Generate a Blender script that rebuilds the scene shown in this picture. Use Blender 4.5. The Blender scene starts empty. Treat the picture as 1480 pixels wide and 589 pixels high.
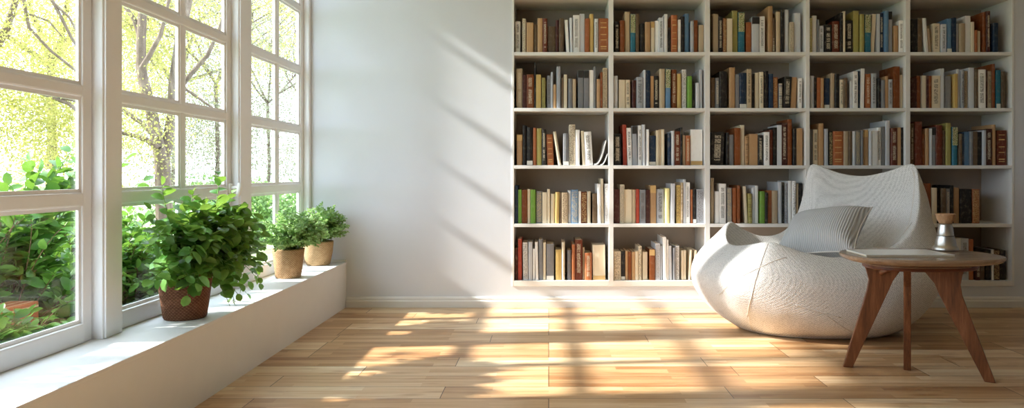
import bpy, bmesh, math, random
import numpy as np
from mathutils import Vector, Matrix, noise as mnoise

random.seed(7)
rng = np.random.default_rng(11)
SC = bpy.context.scene
COL = SC.collection
PI = math.pi

# ------------------------------------------------------------------ camera
F = 1066.0                       # focal length in pixels of the 1480 px frame
H = 0.78                         # eye height
VPX, VPY = 793.0, 250.0          # where the view axis meets the frame
cam = bpy.data.cameras.new('camera')
cam.sensor_fit = 'HORIZONTAL'
cam.sensor_width = 36.0
cam.lens = F / 1480.0 * 36.0
cam.shift_x = -(VPX - 740.0) / 1480.0
cam.shift_y = -(294.5 - VPY) / 1480.0
cam.clip_start = 0.05
cam.clip_end = 300
camo = bpy.data.objects.new('camera', cam)
COL.objects.link(camo)
camo.location = (0, 0, H)
camo.rotation_euler = (PI / 2, 0, 0)
SC.camera = camo


def P(px, py, Y):
    s = F / Y
    return Vector(((px - VPX) / s, Y, H - (py - VPY) / s))


def lin(h):
    h = h.lstrip('#')
    out = []
    for i in (0, 2, 4):
        c = int(h[i:i + 2], 16) / 255.0
        out.append(c / 12.92 if c <= 0.04045 else ((c + 0.055) / 1.055) ** 2.4)
    return (out[0], out[1], out[2], 1.0)


# ------------------------------------------------------------------ mesh helpers
class MB:
    def __init__(self):
        self.v, self.f, self.smooth = [], [], []

    def add(self, verts, faces, smooth=False):
        b = len(self.v)
        self.v.extend([tuple(p) for p in verts])
        self.f.extend([tuple(b + i for i in q) for q in faces])
        self.smooth.extend([smooth] * len(faces))

    def box(self, x0, x1, y0, y1, z0, z1, bev=0.0):
        if bev <= 0:
            vs = [(x0, y0, z0), (x1, y0, z0), (x1, y1, z0), (x0, y1, z0), (x0, y0, z1), (x1, y0, z1), (x1, y1, z1), (x0, y1, z1)]
            self.add(vs, [(0, 3, 2, 1), (4, 5, 6, 7), (0, 1, 5, 4), (1, 2, 6, 5), (2, 3, 7, 6), (3, 0, 4, 7)])
            return
        bm = bmesh.new()
        bmesh.ops.create_cube(bm, size=1.0)
        for v in bm.verts:
            v.co = Vector(((x0 + x1) / 2 + v.co.x * (x1 - x0), (y0 + y1) / 2 + v.co.y * (y1 - y0), (z0 + z1) / 2 + v.co.z * (z1 - z0)))
        bmesh.ops.bevel(bm, geom=list(bm.edges), offset=bev, segments=2, affect='EDGES', profile=0.6)
        bm.verts.index_update()
        self.add([v.co.copy() for v in bm.verts], [[v.index for v in f.verts] for f in bm.faces], False)
        bm.free()

    def tube(self, pts, rad, n=8, cap=True):
        pts = [Vector(p) for p in pts]
        if not hasattr(rad, '__len__'):
            rad = [rad] * len(pts)
        vs, fs = [], []
        up = Vector((0.13, 0.31, 0.94))
        for i, p in enumerate(pts):
            t = (pts[min(i + 1, len(pts) - 1)] - pts[max(i - 1, 0)])
            t = t.normalized() if t.length > 1e-9 else Vector((0, 0, 1))
            a = up - t * up.dot(t)
            if a.length < 1e-3:
                a = Vector((1, 0, 0)) - t * t.x
            a.normalize()
            b = t.cross(a)
            up = a
            for k in range(n):
                an = 2 * PI * k / n
                vs.append(p + (a * math.cos(an) + b * math.sin(an)) * rad[i])
        for i in range(len(pts) - 1):
            for k in range(n):
                fs.append((i * n + k, i * n + (k + 1) % n, (i + 1) * n + (k + 1) % n, (i + 1) * n + k))
        if cap:
            fs.append(tuple(range(n - 1, -1, -1)))
            fs.append(tuple((len(pts) - 1) * n + k for k in range(n)))
        self.add(vs, fs, True)

    def lathe(self, prof, c=(0, 0, 0), n=48):
        vs, fs = [], []
        for r, z in prof:
            for k in range(n):
                a = 2 * PI * k / n
                vs.append((c[0] + r * math.cos(a), c[1] + r * math.sin(a), c[2] + z))
        for i in range(len(prof) - 1):
            for k in range(n):
                fs.append((i * n + k, i * n + (k + 1) % n, (i + 1) * n + (k + 1) % n, (i + 1) * n + k))
        fs.append(tuple(range(n - 1, -1, -1)))
        fs.append(tuple((len(prof) - 1) * n + k for k in range(n)))
        self.add(vs, fs, True)

    def prism(self, poly, d):
        """poly: list of 3D points in a plane; d: extrusion vector."""
        d = Vector(d)
        poly = [Vector(p) for p in poly]
        n = len(poly)
        self.add([p - d / 2 for p in poly] + [p + d / 2 for p in poly],
                 [tuple(range(n - 1, -1, -1)), tuple(range(n, 2 * n))] + [(i, (i + 1) % n, n + (i + 1) % n, n + i) for i in range(n)])

    def build(self, name, mat=None, parent=None, origin=None, bevel=0.0):
        o = Vector(origin) if origin is not None else Vector((0, 0, 0))
        me = bpy.data.meshes.new(name)
        me.from_pydata([(p[0] - o.x, p[1] - o.y, p[2] - o.z) for p in self.v], [], self.f)
        me.polygons.foreach_set('use_smooth', self.smooth)
        me.validate()
        bm = bmesh.new()
        bm.from_mesh(me)
        bmesh.ops.recalc_face_normals(bm, faces=list(bm.faces))
        if bevel > 0:
            ed = [e for e in bm.edges if len(e.link_faces) == 2 and e.calc_face_angle(0) > 0.6]
            bmesh.ops.bevel(bm, geom=ed, offset=bevel, segments=2, affect='EDGES', profile=0.6, clamp_overlap=True)
        bm.to_mesh(me)
        bm.free()
        ob = bpy.data.objects.new(name, me)
        COL.objects.link(ob)
        if mat is not None:
            me.materials.append(mat)
        ob.location = o
        if parent is not None:
            ob.parent = parent
            ob.location = o - world_loc(parent) if origin is not None else -world_loc(parent)
        return ob


def world_loc(o):
    l = Vector(o.location)
    while o.parent is not None:
        o = o.parent
        l = l + Vector(o.location)
    return l


def raw(name, verts, faces, mat, parent=None, smooth=True):
    me = bpy.data.meshes.new(name)
    me.from_pydata([tuple(v) for v in verts], [], [tuple(f) for f in faces])
    if smooth:
        me.polygons.foreach_set('use_smooth', [True] * len(me.polygons))
    me.update()
    if mat is not None:
        me.materials.append(mat)
    ob = bpy.data.objects.new(name, me)
    COL.objects.link(ob)
    if parent is not None:
        ob.parent = parent
    return ob


def tag(o, label=None, cat=None, group=None, kind=None):
    if label:
        o['label'] = label
    if cat:
        o['category'] = cat
    if group:
        o['group'] = group
    if kind:
        o['kind'] = kind
    return o


def thing(name, loc, label, cat, group=None, kind=None):
    o = bpy.data.objects.new(name, None)
    o.empty_display_size = 0.05
    COL.objects.link(o)
    o.location = loc
    return tag(o, label, cat, group, kind)


# ------------------------------------------------------------------ material helpers
class NT:
    def __init__(self, name):
        self.m = bpy.data.materials.new(name)
        self.m.use_nodes = True
        self.t = self.m.node_tree
        self.t.nodes.clear()
        self.out = self.n('ShaderNodeOutputMaterial')

    def n(self, typ, **kw):
        nd = self.t.nodes.new(typ)
        for k, v in kw.items():
            setattr(nd, k, v)
        return nd

    def l(self, a, b):
        self.t.links.new(a, b)

    def setin(self, nd, **kw):
        for k, v in kw.items():
            s = nd.inputs[k.replace('_', ' ')]
            if hasattr(v, 'is_output') or isinstance(v, bpy.types.NodeSocket):
                self.l(v, s)
            else:
                s.default_value = v
        return nd

    def math(self, op, a, b=0.0, c=None, clamp=False):
        nd = self.n('ShaderNodeMath', operation=op)
        nd.use_clamp = clamp
        for i, x in enumerate((a, b, c)):
            if x is None:
                continue
            if isinstance(x, bpy.types.NodeSocket):
                self.l(x, nd.inputs[i])
            else:
                nd.inputs[i].default_value = x
        return nd.outputs[0]

    def mix(self, fac, a, b, blend='MIX'):
        nd = self.n('ShaderNodeMix', data_type='RGBA', blend_type=blend)
        for i, x in ((0, fac), (6, a), (7, b)):
            if isinstance(x, bpy.types.NodeSocket):
                self.l(x, nd.inputs[i])
            else:
                nd.inputs[i].default_value = x
        return nd.outputs[2]

    def ramp(self, fac, stops):
        nd = self.n('ShaderNodeValToRGB')
        els = nd.color_ramp.elements
        while len(els) < len(stops):
            els.new(0.5)
        for e, (p, c) in zip(els, stops):
            e.position = p
            e.color = c
        self.l(fac, nd.inputs[0])
        return nd.outputs[0]

    def coords(self, which='Object', scale=(1, 1, 1), rot=(0, 0, 0)):
        tc = self.n('ShaderNodeTexCoord')
        mp = self.n('ShaderNodeMapping')
        mp.inputs['Scale'].default_value = scale
        mp.inputs['Rotation'].default_value = rot
        self.l(tc.outputs[which], mp.inputs[0])
        return mp.outputs[0]

    def noise(self, vec, scale, detail=3.0, rough=0.55):
        nd = self.n('ShaderNodeTexNoise')
        nd.inputs['Scale'].default_value = scale
        nd.inputs['Detail'].default_value = detail
        nd.inputs['Roughness'].default_value = rough
        self.l(vec, nd.inputs['Vector'])
        return nd.outputs['Fac']

    def bump(self, height, strength=0.3, dist=0.01):
        nd = self.n('ShaderNodeBump')
        nd.inputs['Strength'].default_value = strength
        nd.inputs['Distance'].default_value = dist
        self.l(height, nd.inputs['Height'])
        return nd.outputs[0]

    def principled(self, color, rough=0.5, metal=0.0, normal=None, spec=0.5):
        p = self.n('ShaderNodeBsdfPrincipled')
        for k, v in (('Base Color', color), ('Roughness', rough), ('Metallic', metal), ('Specular IOR Level', spec)):
            if isinstance(v, bpy.types.NodeSocket):
                self.l(v, p.inputs[k])
            else:
                p.inputs[k].default_value = v
        if normal is not None:
            self.l(normal, p.inputs['Normal'])
        self.l(p.outputs[0], self.out.inputs[0])
        return p


def paint(name, hexcol, rough=0.5, mottle=0.03, bump=0.02, scale=30):
    t = NT(name)
    v = t.coords('Object')
    n = t.noise(v, scale, 4)
    c = lin(hexcol)
    lo = tuple(x * (1 - mottle) for x in c[:3]) + (1,)
    hi = tuple(min(1, x * (1 + mottle)) for x in c[:3]) + (1,)
    col = t.ramp(n, [(0.3, lo), (0.7, hi)])
    t.principled(col, rough, 0, t.bump(t.noise(v, scale * 8, 2), bump, 0.01))
    return t.m


M = {}
M['wall'] = paint('wall_paint', 'dadde4', 0.85, 0.012, 0.03, 6)
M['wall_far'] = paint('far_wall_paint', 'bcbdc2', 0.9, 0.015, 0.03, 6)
M['ceiling'] = paint('ceiling_paint', 'efefee', 0.9, 0.01, 0.02, 6)
M['frame'] = paint('window_paint', 'eeeef0', 0.4, 0.015, 0.02, 12)
M['ledge'] = paint('ledge_paint', 'e8e8e9', 0.55, 0.015, 0.02, 9)
M['trim'] = paint('baseboard_paint', 'e4e2df', 0.45, 0.01, 0.02, 9)
M['case'] = paint('bookcase_lacquer', 'e9e8e6', 0.45, 0.012, 0.02, 12)
M['case_back'] = paint('bookcase_back_panel', 'b3a596', 0.8, 0.05, 0.02, 10)
M['silver'] = None


def wood(name, stops, scale=1.0, axis='X', rough=0.4, spec=0.4):
    t = NT(name)
    sc = {'X': (1.2, 14, 14), 'Y': (14, 1.2, 14), 'Z': (14, 14, 1.2)}[axis]
    v = t.coords('Object', tuple(s * scale for s in sc))
    n1 = t.noise(v, 3.0, 6, 0.6)
    n2 = t.noise(v, 18.0, 3, 0.6)
    g = t.math('ADD', t.math('MULTIPLY', n1, 0.7), t.math('MULTIPLY', n2, 0.3))
    col = t.ramp(g, stops)
    t.principled(col, rough, 0, t.bump(n2, 0.08, 0.004), spec)
    return t.m


M['walnut'] = wood('table_leg_wood', [(0.30, lin('46281a')), (0.5, lin('714428')), (0.70, lin('926040'))], 1.0, 'Z', 0.35)
M['table_top'] = wood('table_top_wood', [(0.3, lin('776353')), (0.5, lin('937d69')), (0.7, lin('a9947f'))], 1.0, 'X', 0.22)
M['apron'] = wood('table_apron_wood', [(0.3, lin('41221a')), (0.5, lin('613521')), (0.7, lin('7c4a30'))], 1.0, 'X', 0.35)
M['cup_wood'] = wood('cup_wood', [(0.3, lin('8a6446')), (0.5, lin('b08763')), (0.7, lin('c9a27c'))], 2.0, 'Z', 0.4)


def floor_mat():
    t = NT('oak_floor_boards')
    tc = t.n('ShaderNodeTexCoord')
    vec = tc.outputs['Object']
    br = t.n('ShaderNodeTexBrick', offset=0.37, offset_frequency=3, squash=0.72, squash_frequency=4)
    br.inputs['Color1'].default_value = (0, 0, 0, 1)
    br.inputs['Color2'].default_value = (1, 1, 1, 1)
    br.inputs['Mortar'].default_value = (0.5, 0.5, 0.5, 1)
    br.inputs['Scale'].default_value = 1.0
    br.inputs['Mortar Size'].default_value = 0.0015
    br.inputs['Mortar Smooth'].default_value = 0.1
    br.inputs['Brick Width'].default_value = 1.02
    br.inputs['Row Height'].default_value = 0.142
    t.l(vec, br.inputs['Vector'])
    sep = t.n('ShaderNodeSeparateColor')
    t.l(br.outputs['Color'], sep.inputs[0])
    tint = sep.outputs[0]
    # narrower lamellae inside each board
    br2 = t.n('ShaderNodeTexBrick', offset=0.43, offset_frequency=2)
    br2.inputs['Color1'].default_value = (0, 0, 0, 1)
    br2.inputs['Color2'].default_value = (1, 1, 1, 1)
    br2.inputs['Mortar'].default_value = (0.5, 0.5, 0.5, 1)
    br2.inputs['Scale'].default_value = 1.0
    br2.inputs['Mortar Size'].default_value = 0.0
    br2.inputs['Brick Width'].default_value = 0.47
    br2.inputs['Row Height'].default_value = 0.0473333
    t.l(vec, br2.inputs['Vector'])
    sep2 = t.n('ShaderNodeSeparateColor')
    t.l(br2.outputs['Color'], sep2.inputs[0])
    # grain: shift the pattern by board so that it breaks at the joints
    cmb = t.n('ShaderNodeCombineXYZ')
    t.l(t.math('MULTIPLY', tint, 37.0), cmb.inputs[0])
    t.l(t.math('MULTIPLY', sep2.outputs[0], 11.0), cmb.inputs[2])
    add = t.n('ShaderNodeVectorMath', operation='ADD')
    t.l(vec, add.inputs[0])
    t.l(cmb.outputs[0], add.inputs[1])
    mp = t.n('ShaderNodeMapping')
    mp.inputs['Scale'].default_value = (1.6, 26, 1)
    t.l(add.outputs[0], mp.inputs[0])
    g1 = t.noise(mp.outputs[0], 1.6, 5, 0.62)
    mp2 = t.n('ShaderNodeMapping')
    mp2.inputs['Scale'].default_value = (3, 120, 1)
    t.l(add.outputs[0], mp2.inputs[0])
    g2 = t.noise(mp2.outputs[0], 2.0, 2, 0.5)
    s = t.math('ADD', t.math('MULTIPLY', tint, 0.40), t.math('MULTIPLY', sep2.outputs[0], 0.26))
    s = t.math('ADD', s, t.math('MULTIPLY', g1, 0.62))
    s = t.math('ADD', s, t.math('MULTIPLY', g2, 0.16))
    s = t.math('SUBTRACT', s, 0.24)
    col = t.ramp(s, [(0.14, lin('9c6e46')), (0.36, lin('be9468')), (0.56, lin('d5b086')), (0.80, lin('e8d0ae'))])
    # rare darker knots
    vk = t.coords('Object', (1.0, 5.0, 1))
    kn = t.noise(vk, 3.3, 2, 0.5)
    km = t.math('MULTIPLY', t.math('SUBTRACT', kn, 0.58, clamp=True), 4.0, clamp=True)
    col = t.mix(km, col, lin('9a6234'))
    # joints: darkest at the board ends
    col = t.mix(br.outputs['Fac'], col, lin('4a2f18'))
    rough = t.math('ADD', t.math('MULTIPLY', g1, 0.12), 0.30)
    h = t.math('SUBTRACT', t.math('MULTIPLY', g2, 0.1), br.outputs['Fac'])
    t.principled(col, rough, 0, t.bump(h, 0.15, 0.002), 0.42)
    return t.m


M['floor'] = floor_mat()


def glass_mat():
    t = NT('window_glass')
    tr = t.n('ShaderNodeBsdfTransparent')
    tr.inputs[0].default_value = (0.97, 0.985, 0.98, 1)
    gl = t.n('ShaderNodeBsdfGlossy')
    gl.inputs['Roughness'].default_value = 0.02
    fr = t.n('ShaderNodeFresnel')
    fr.inputs['IOR'].default_value = 1.35
    mx = t.n('ShaderNodeMixShader')
    t.l(t.math('MULTIPLY', fr.outputs[0], 0.07), mx.inputs[0])
    t.l(tr.outputs[0], mx.inputs[1])
    t.l(gl.outputs[0], mx.inputs[2])
    t.l(mx.outputs[0], t.out.inputs[0])
    return t.m


M['glass'] = glass_mat()


def leaf_mat(name, cols, transl=0.35, rough=0.35, scale=9.0, tcol=None):
    t = NT(name)
    v = t.coords('Object')
    n = t.noise(v, scale, 3, 0.7)
    ge = t.n('ShaderNodeNewGeometry')
    s = t.math('ADD', t.math('MULTIPLY', n, 0.6), t.math('MULTIPLY', ge.outputs['Random Per Island'], 0.4))
    k = len(cols)
    col = t.ramp(s, [(0.18 + 0.64 * i / (k - 1), lin(c)) for i, c in enumerate(cols)])
    p = t.principled(col, rough, 0, None, 0.45)
    trn = t.n('ShaderNodeBsdfTranslucent')
    if tcol:
        t.l(t.mix(0.6, col, lin(tcol)), trn.inputs[0])
    else:
        t.l(col, trn.inputs[0])
    mx = t.n('ShaderNodeMixShader')
    mx.inputs[0].default_value = transl
    t.l(p.outputs[0], mx.inputs[1])
    t.l(trn.outputs[0], mx.inputs[2])
    t.l(mx.outputs[0], t.out.inputs[0])
    return t.m


M['leaf_pot'] = leaf_mat('round_leaf', ['2a5420', '477a34', '6c9e4c', 'a0c67c'], 0.3, 0.28, 14, 'a6c64a')
M['leaf_bush'] = leaf_mat('shrub_leaf', ['22461a', '3c6a28', '5e903c', '8ab65c'], 0.36, 0.35, 9, '8cb040')
M['leaf_fine'] = leaf_mat('small_leaf', ['55824a', '7da862', 'a6c884', 'd2e2b8'], 0.42, 0.4, 30, 'b8d080')
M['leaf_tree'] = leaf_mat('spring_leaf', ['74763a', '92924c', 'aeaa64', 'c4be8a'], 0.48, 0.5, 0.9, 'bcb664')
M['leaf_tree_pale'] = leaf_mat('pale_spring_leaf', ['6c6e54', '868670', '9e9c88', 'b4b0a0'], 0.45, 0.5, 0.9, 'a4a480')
M['leaf_light'] = leaf_mat('hedge_leaf', ['4f7034', '688a48', '84a462', 'a2bc84'], 0.4, 0.45, 4, '9ab860')
M['lawn'] = paint('lawn_turf', '7f8a5c', 0.9, 0.2, 0.1, 3)
M['soil'] = paint('bed_soil', '3a2a1e', 0.95, 0.35, 0.6, 40)
M['stem'] = paint('green_stem', '6d8a46', 0.6, 0.1, 0.05, 40)
M['twig'] = paint('woody_stem', '6b5238', 0.8, 0.2, 0.2, 60)


def bark():
    t = NT('tree_bark')
    v = t.coords('Object', (6, 6, 1.5))
    n = t.noise(v, 4, 5, 0.65)
    col = t.ramp(n, [(0.3, lin('51443a')), (0.55, lin('6e5f53')), (0.75, lin('8d7f72'))])
    t.principled(col, 0.85, 0, t.bump(n, 0.5, 0.02), 0.2)
    return t.m


M['bark'] = bark()


def woven(name, cols, su=90, sv=110):
    """basket weave on a lathe, read from the surface's angle and height"""
    t = NT(name)
    tc = t.n('ShaderNodeTexCoord')
    sp = t.n('ShaderNodeSeparateXYZ')
    t.l(tc.outputs['Object'], sp.inputs[0])
    ang = t.math('ARCTAN2', sp.outputs[1], sp.outputs[0])
    u = t.math('SINE', t.math('MULTIPLY', ang, su / 4.0))
    row = t.math('FLOOR', t.math('MULTIPLY', sp.outputs[2], sv))
    sg = t.math('SUBTRACT', t.math('MULTIPLY', t.math('MODULO', row, 2.0), 2.0), 1.0)
    w = t.math('MULTIPLY', u, sg)
    zz = t.math('ABSOLUTE', t.math('SINE', t.math('MULTIPLY', sp.outputs[2], sv * PI)))
    hgt = t.math('ADD', t.math('MULTIPLY', w, 0.25), t.math('MULTIPLY', zz, 0.5))
    hgt = t.math('ADD', hgt, 0.25)
    n = t.noise(tc.outputs['Object'], 55, 3, 0.7)
    s = t.math('ADD', t.math('MULTIPLY', hgt, 0.5), t.math('MULTIPLY', n, 0.5))
    col = t.ramp(s, [(0.25, lin(cols[0])), (0.5, lin(cols[1])), (0.75, lin(cols[2]))])
    t.principled(col, 0.75, 0, t.bump(s, 0.7, 0.006), 0.25)
    return t.m


M['pot_dark'] = woven('brown_woven_pot', ['4a2a1c', '704630', '8e6248'], 150, 170)
M['pot_tan'] = woven('tan_woven_pot', ['80603f', 'a3805a', 'c2a37c'], 150, 190)
M['pot_clay'] = woven('ochre_pot', ['8e6f4a', 'a98a63', 'c0a47e'], 150, 190)


def brick():
    t = NT('red_brick')
    v = t.coords('Object', (1, 1, 1), (PI / 2, 0, PI / 2))
    b = t.n('ShaderNodeTexBrick')
    b.inputs['Color1'].default_value = lin('8a4a2c')
    b.inputs['Color2'].default_value = lin('a5613a')
    b.inputs['Mortar'].default_value = lin('b39a7a')
    b.inputs['Scale'].default_value = 1
    b.inputs['Brick Width'].default_value = 0.12
    b.inputs['Row Height'].default_value = 0.035
    b.inputs['Mortar Size'].default_value = 0.003
    t.l(v, b.inputs['Vector'])
    t.principled(b.outputs[0], 0.85, 0, t.bump(b.outputs['Fac'], -0.4, 0.004), 0.2)
    return t.m


M['brick'] = brick()


def metal(name, hexcol, rough):
    t = NT(name)
    v = t.coords('Object', (1, 1, 60))
    n = t.noise(v, 8, 2)
    t.principled(lin(hexcol), t.math('ADD', t.math('MULTIPLY', n, 0.15), rough), 1.0, t.bump(n, 0.03, 0.002))
    return t.m


M['silver'] = metal('brushed_silver', 'c9c5c0', 0.28)
M['silver_dark'] = metal('dark_silver', '8f8b88', 0.3)
M['white_gloss'] = paint('white_sheet', 'efefee', 0.25, 0.01, 0.0, 10)
M['handle'] = paint('handle_enamel', 'f1eee6', 0.3, 0.01, 0.0, 10)


def knit(name, hexcol, k=430.0, dark=0.64):
    """nubby weave: two crossing diagonal ribs, triplanar by the object axes"""
    t = NT(name)
    tc = t.n('ShaderNodeTexCoord')
    vo = t.n('ShaderNodeTexVoronoi')
    vo.inputs['Scale'].default_value = 1.0
    vo.inputs['Randomness'].default_value = 0.35
    mp = t.n('ShaderNodeMapping')
    mp.inputs['Scale'].default_value = (135, 135, 160)
    mp.inputs['Rotation'].default_value = (0.5, 0.45, 0.6)
    t.l(tc.outputs['Object'], mp.inputs[0])
    t.l(mp.outputs[0], vo.inputs['Vector'])
    d = vo.outputs['Distance']
    c = lin(hexcol)
    lo = tuple(x * dark for x in c[:3]) + (1,)
    col = t.ramp(d, [(0.25, c), (0.75, lo)])
    big = t.noise(tc.outputs['Object'], 3.0, 2)
    hgt = t.math('SUBTRACT', 1.0, d)
    p = t.principled(col, 0.85, 0, t.bump(hgt, 0.6, 0.005), 0.2)
    p.inputs['Sheen Weight'].default_value = 0.15
    return t.m


M['knit'] = knit('white_knit', 'eeeceb')
M['seam'] = paint('knit_seam', 'd9d3cc', 0.85, 0.05, 0.1, 60)


def ribbed():
    t = NT('grey_ribbed_cloth')
    tc = t.n('ShaderNodeTexCoord')
    sp = t.n('ShaderNodeSeparateXYZ')
    t.l(tc.outputs['Object'], sp.inputs[0])
    st = t.math('SINE', t.math('MULTIPLY', sp.outputs[0], 2 * PI / 0.0095))
    s = t.math('ADD', t.math('MULTIPLY', st, 0.5), 0.5)
    n = t.noise(tc.outputs['Object'], 200, 2)
    col = t.ramp(s, [(0.1, lin('adaeb0')), (0.6, lin('c4c5c7')), (0.95, lin('d2d2d2'))])
    t.principled(col, 0.85, 0, t.bump(t.math('ADD', s, t.math('MULTIPLY', n, 0.3)), 0.5, 0.004), 0.2)
    return t.m


M['ribbed'] = ribbed()

# ------------------------------------------------------------------ room shell
D = 4.30                 # back wall plane
XW = -1.385              # face of the window posts
XG = -1.434              # glass
LEDGE_X = -1.18
LEDGE_Z = 0.264
WTOP = 2.22
CEIL = 2.62
XR = 4.6
YB = -4.0
BX0, BX1 = -0.214, 2.712             # bookcase recess
BZ0, BZ1 = 0.122, 2.165


def struct(o, label=None):
    o['kind'] = 'structure'
    if label:
        o['label'] = label
    return o


m = MB(); m.box(LEDGE_X - 0.3, XR + 0.15, YB - 0.15, D + 0.35, -0.12, 0.0)
struct(m.build('floor', M['floor']), 'honey coloured oak strip floor')
m = MB(); m.box(-1.75, XR + 0.15, YB - 0.15, D + 0.35, CEIL, CEIL + 0.12)
struct(m.build('ceiling', M['ceiling']))
m = MB()
m.box(-1.446, BX0, D, D + 0.16, 0, CEIL)
m.box(BX1, XR + 0.15, D, D + 0.16, 0, CEIL)
m.box(BX0, BX1, D, D + 0.16, 0, BZ0)
m.box(BX0, BX1, D, D + 0.16, BZ1, CEIL)
struct(m.build('wall_back', M['wall']), 'plain pale wall around the built-in bookcase')
m = MB(); m.box(XR, XR + 0.15, YB, D, 0, CEIL)
struct(m.build('wall_right', M['wall_far']))
m = MB()
m.box(-1.446, XR + 0.15, YB - 0.15, YB, 0, CEIL)
struct(m.build('wall_front', M['wall_far']))
m = MB()
m.box(-1.446, XW, YB, D, WTOP, CEIL)
m.box(-1.446, XW, YB, -0.1, LEDGE_Z + 0.0005, WTOP)
m.box(-1.56, XW - 0.005, YB, D, -0.1, LEDGE_Z - 0.002)
struct(m.build('wall_left', M['wall']))
# window ledge: a boxed bench with a thin top board
lw = thing('windowsill', (LEDGE_X, D, 0), 'long white boxed window ledge carrying the potted plants', None, None, 'structure')
m = MB(); m.box(XW, LEDGE_X, YB, D, 0, LEDGE_Z - 0.014)
m.build('riser', M['ledge'], lw)
m = MB(); m.box(XW - 0.06, LEDGE_X + 0.004, YB, D, LEDGE_Z - 0.014, LEDGE_Z, 0.003)
m.build('top_board', M['ledge'], lw)
m = MB(); m.box(XW + 0.0, LEDGE_X, D - 0.012, D, LEDGE_Z, LEDGE_Z + 0.012, 0.002)
struct(m.build('trim_1', M['trim']), 'thin strip where the ledge meets the back wall')


def base(name, x0, x1, y0, y1, axis):
    b = MB()
    if axis == 'x':
        prof = [(0.0, 0.0), (0.018, 0.0), (0.018, 0.036), (0.012, 0.042), (0.012, 0.052), (0.006, 0.06), (0.0, 0.062)]
        b.prism([(x0, y1 - a, z) for a, z in prof], (0, 0, 0))
        n = len(prof)
        b = MB()
        vs = [(x0, y1 - a, z) for a, z in prof] + [(x1, y1 - a, z) for a, z in prof]
        fs = [(i, (i + 1) % n, n + (i + 1) % n, n + i) for i in range(n)] + [tuple(range(n)), tuple(range(2 * n - 1, n - 1, -1))]
        b.add(vs, fs)
    else:
        b.box(x0, x1, y0, y1, 0, 0.06, 0.004)
    return struct(b.build(name, M['trim']))


base('baseboard_back', LEDGE_X + 0.002, XR, 0, D, 'x')
base('baseboard_right', XR - 0.016, XR, YB, D - 0.02, 'y')

# ------------------------------------------------------------------ windows
POSTS = [(4.262, 4.30), (3.295, 3.44), (2.29, 2.397), (1.15, 1.26), (-0.1, 0.11)]
RAILS = [0.70, 1.03, 1.37, 1.72, 2.085]
for i, (a, b) in enumerate(POSTS):
    m = MB()
    m.box(-1.446, XW, a, b, LEDGE_Z, WTOP, 0.004)
    if b - a > 0.08:                     # a shallow bead down the middle third of the wide posts
        m.box(XW - 0.01, XW + 0.006, a + 0.008, a + 0.02, LEDGE_Z + 0.002, WTOP, 0.002)
    struct(m.build('trim_%d' % (i + 2), M['frame']), None)


def window(idx, y0, y1, mun, label):
    w = thing('window_%d' % idx, (XG, y0, LEDGE_Z), label, None, None, 'structure')
    fx0, fx1 = -1.442, -1.418
    sw = 0.044
    f = MB()
    f.box(fx0, fx1, y0, y0 + sw, LEDGE_Z, WTOP, 0.004)
    f.box(fx0, fx1, y1 - sw, y1, LEDGE_Z, WTOP, 0.004)
    f.box(fx0, fx1 + 0.006, y0 + sw, y1 - sw, LEDGE_Z, LEDGE_Z + 0.06, 0.006)
    f.box(fx0, fx1, y0 + sw, y1 - sw, WTOP - 0.05, WTOP, 0.004)
    f.build('sash_frame', M['frame'], w)
    ys = [y0 + sw] + [q for mm in mun for q in (mm - 0.019, mm + 0.019)] + [y1 - sw]
    for mm in mun:
        v = MB()
        v.box(fx0, fx1 - 0.002, mm - 0.019, mm + 0.019, LEDGE_Z + 0.06, WTOP - 0.05, 0.005)
        v.build('muntin', M['frame'], w)
    zs = [LEDGE_Z + 0.06]
    for r in RAILS:
        hh = 0.021 if r < 0.8 else 0.0175
        v = MB()
        v.box(fx0, fx1 + 0.001, y0 + sw, y1 - sw, r - hh, r + hh, 0.006)
        v.build('muntin', M['frame'], w)
        zs += [r - hh, r + hh]
    zs.append(WTOP - 0.05)
    bd = MB()                            # glazing beads round every pane
    for i in range(0, len(ys), 2):
        for k in range(0, len(zs), 2):
            a, b, c, d = ys[i], ys[i + 1], zs[k], zs[k + 1]
            t = 0.011
            for (p, q, r, s) in ((a, a + t, c, d), (b - t, b, c, d), (a + t, b - t, c, c + t), (a + t, b - t, d - t, d)):
                bd.box(XG + 0.002, XG + 0.009, p, q, r, s)
    bd.build('glazing_bead', M['frame'], w)
    g = MB()
    for i in range(0, len(ys), 2):
        for k in range(0, len(zs), 2):
            g.box(XG - 0.002, XG + 0.002, ys[i] - 0.004, ys[i + 1] + 0.004, zs[k] - 0.004, zs[k + 1] + 0.004)
    g.build('glass', M['glass'], w)
    return w


window(1, 1.26, 2.29, [1.775], 'tall multi-pane window nearest the front, shrubs behind it')
w2 = window(2, 2.397, 3.295, [2.866], 'tall multi-pane window behind the big potted plant')
window(4, 0.11, 1.15, [0.63], 'tall multi-pane window beside the viewer')
window(3, 3.44, 4.262, [3.87], 'tall multi-pane window beside the back corner')
# handle on the sash of window 2
hd = MB()
hd.box(-1.419, -1.408, 3.262, 3.290, 0.655, 0.735, 0.004)
hd.tube([(-1.408, 3.276, 0.715), (-1.385, 3.276, 0.717), (-1.372, 3.276, 0.722)], [0.008, 0.008, 0.009], 10)
hd.tube([(-1.375, 3.279, 0.735), (-1.372, 3.272, 0.715), (-1.372, 3.262, 0.69), (-1.374, 3.256, 0.672)], [0.009, 0.012, 0.010, 0.006], 10)
h = hd.build('handle', M['handle'], w2)
# ------------------------------------------------------------------ plants
def unit(a):
    n = np.linalg.norm(a, axis=-1, keepdims=True)
    return a / np.maximum(n, 1e-9)


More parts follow.
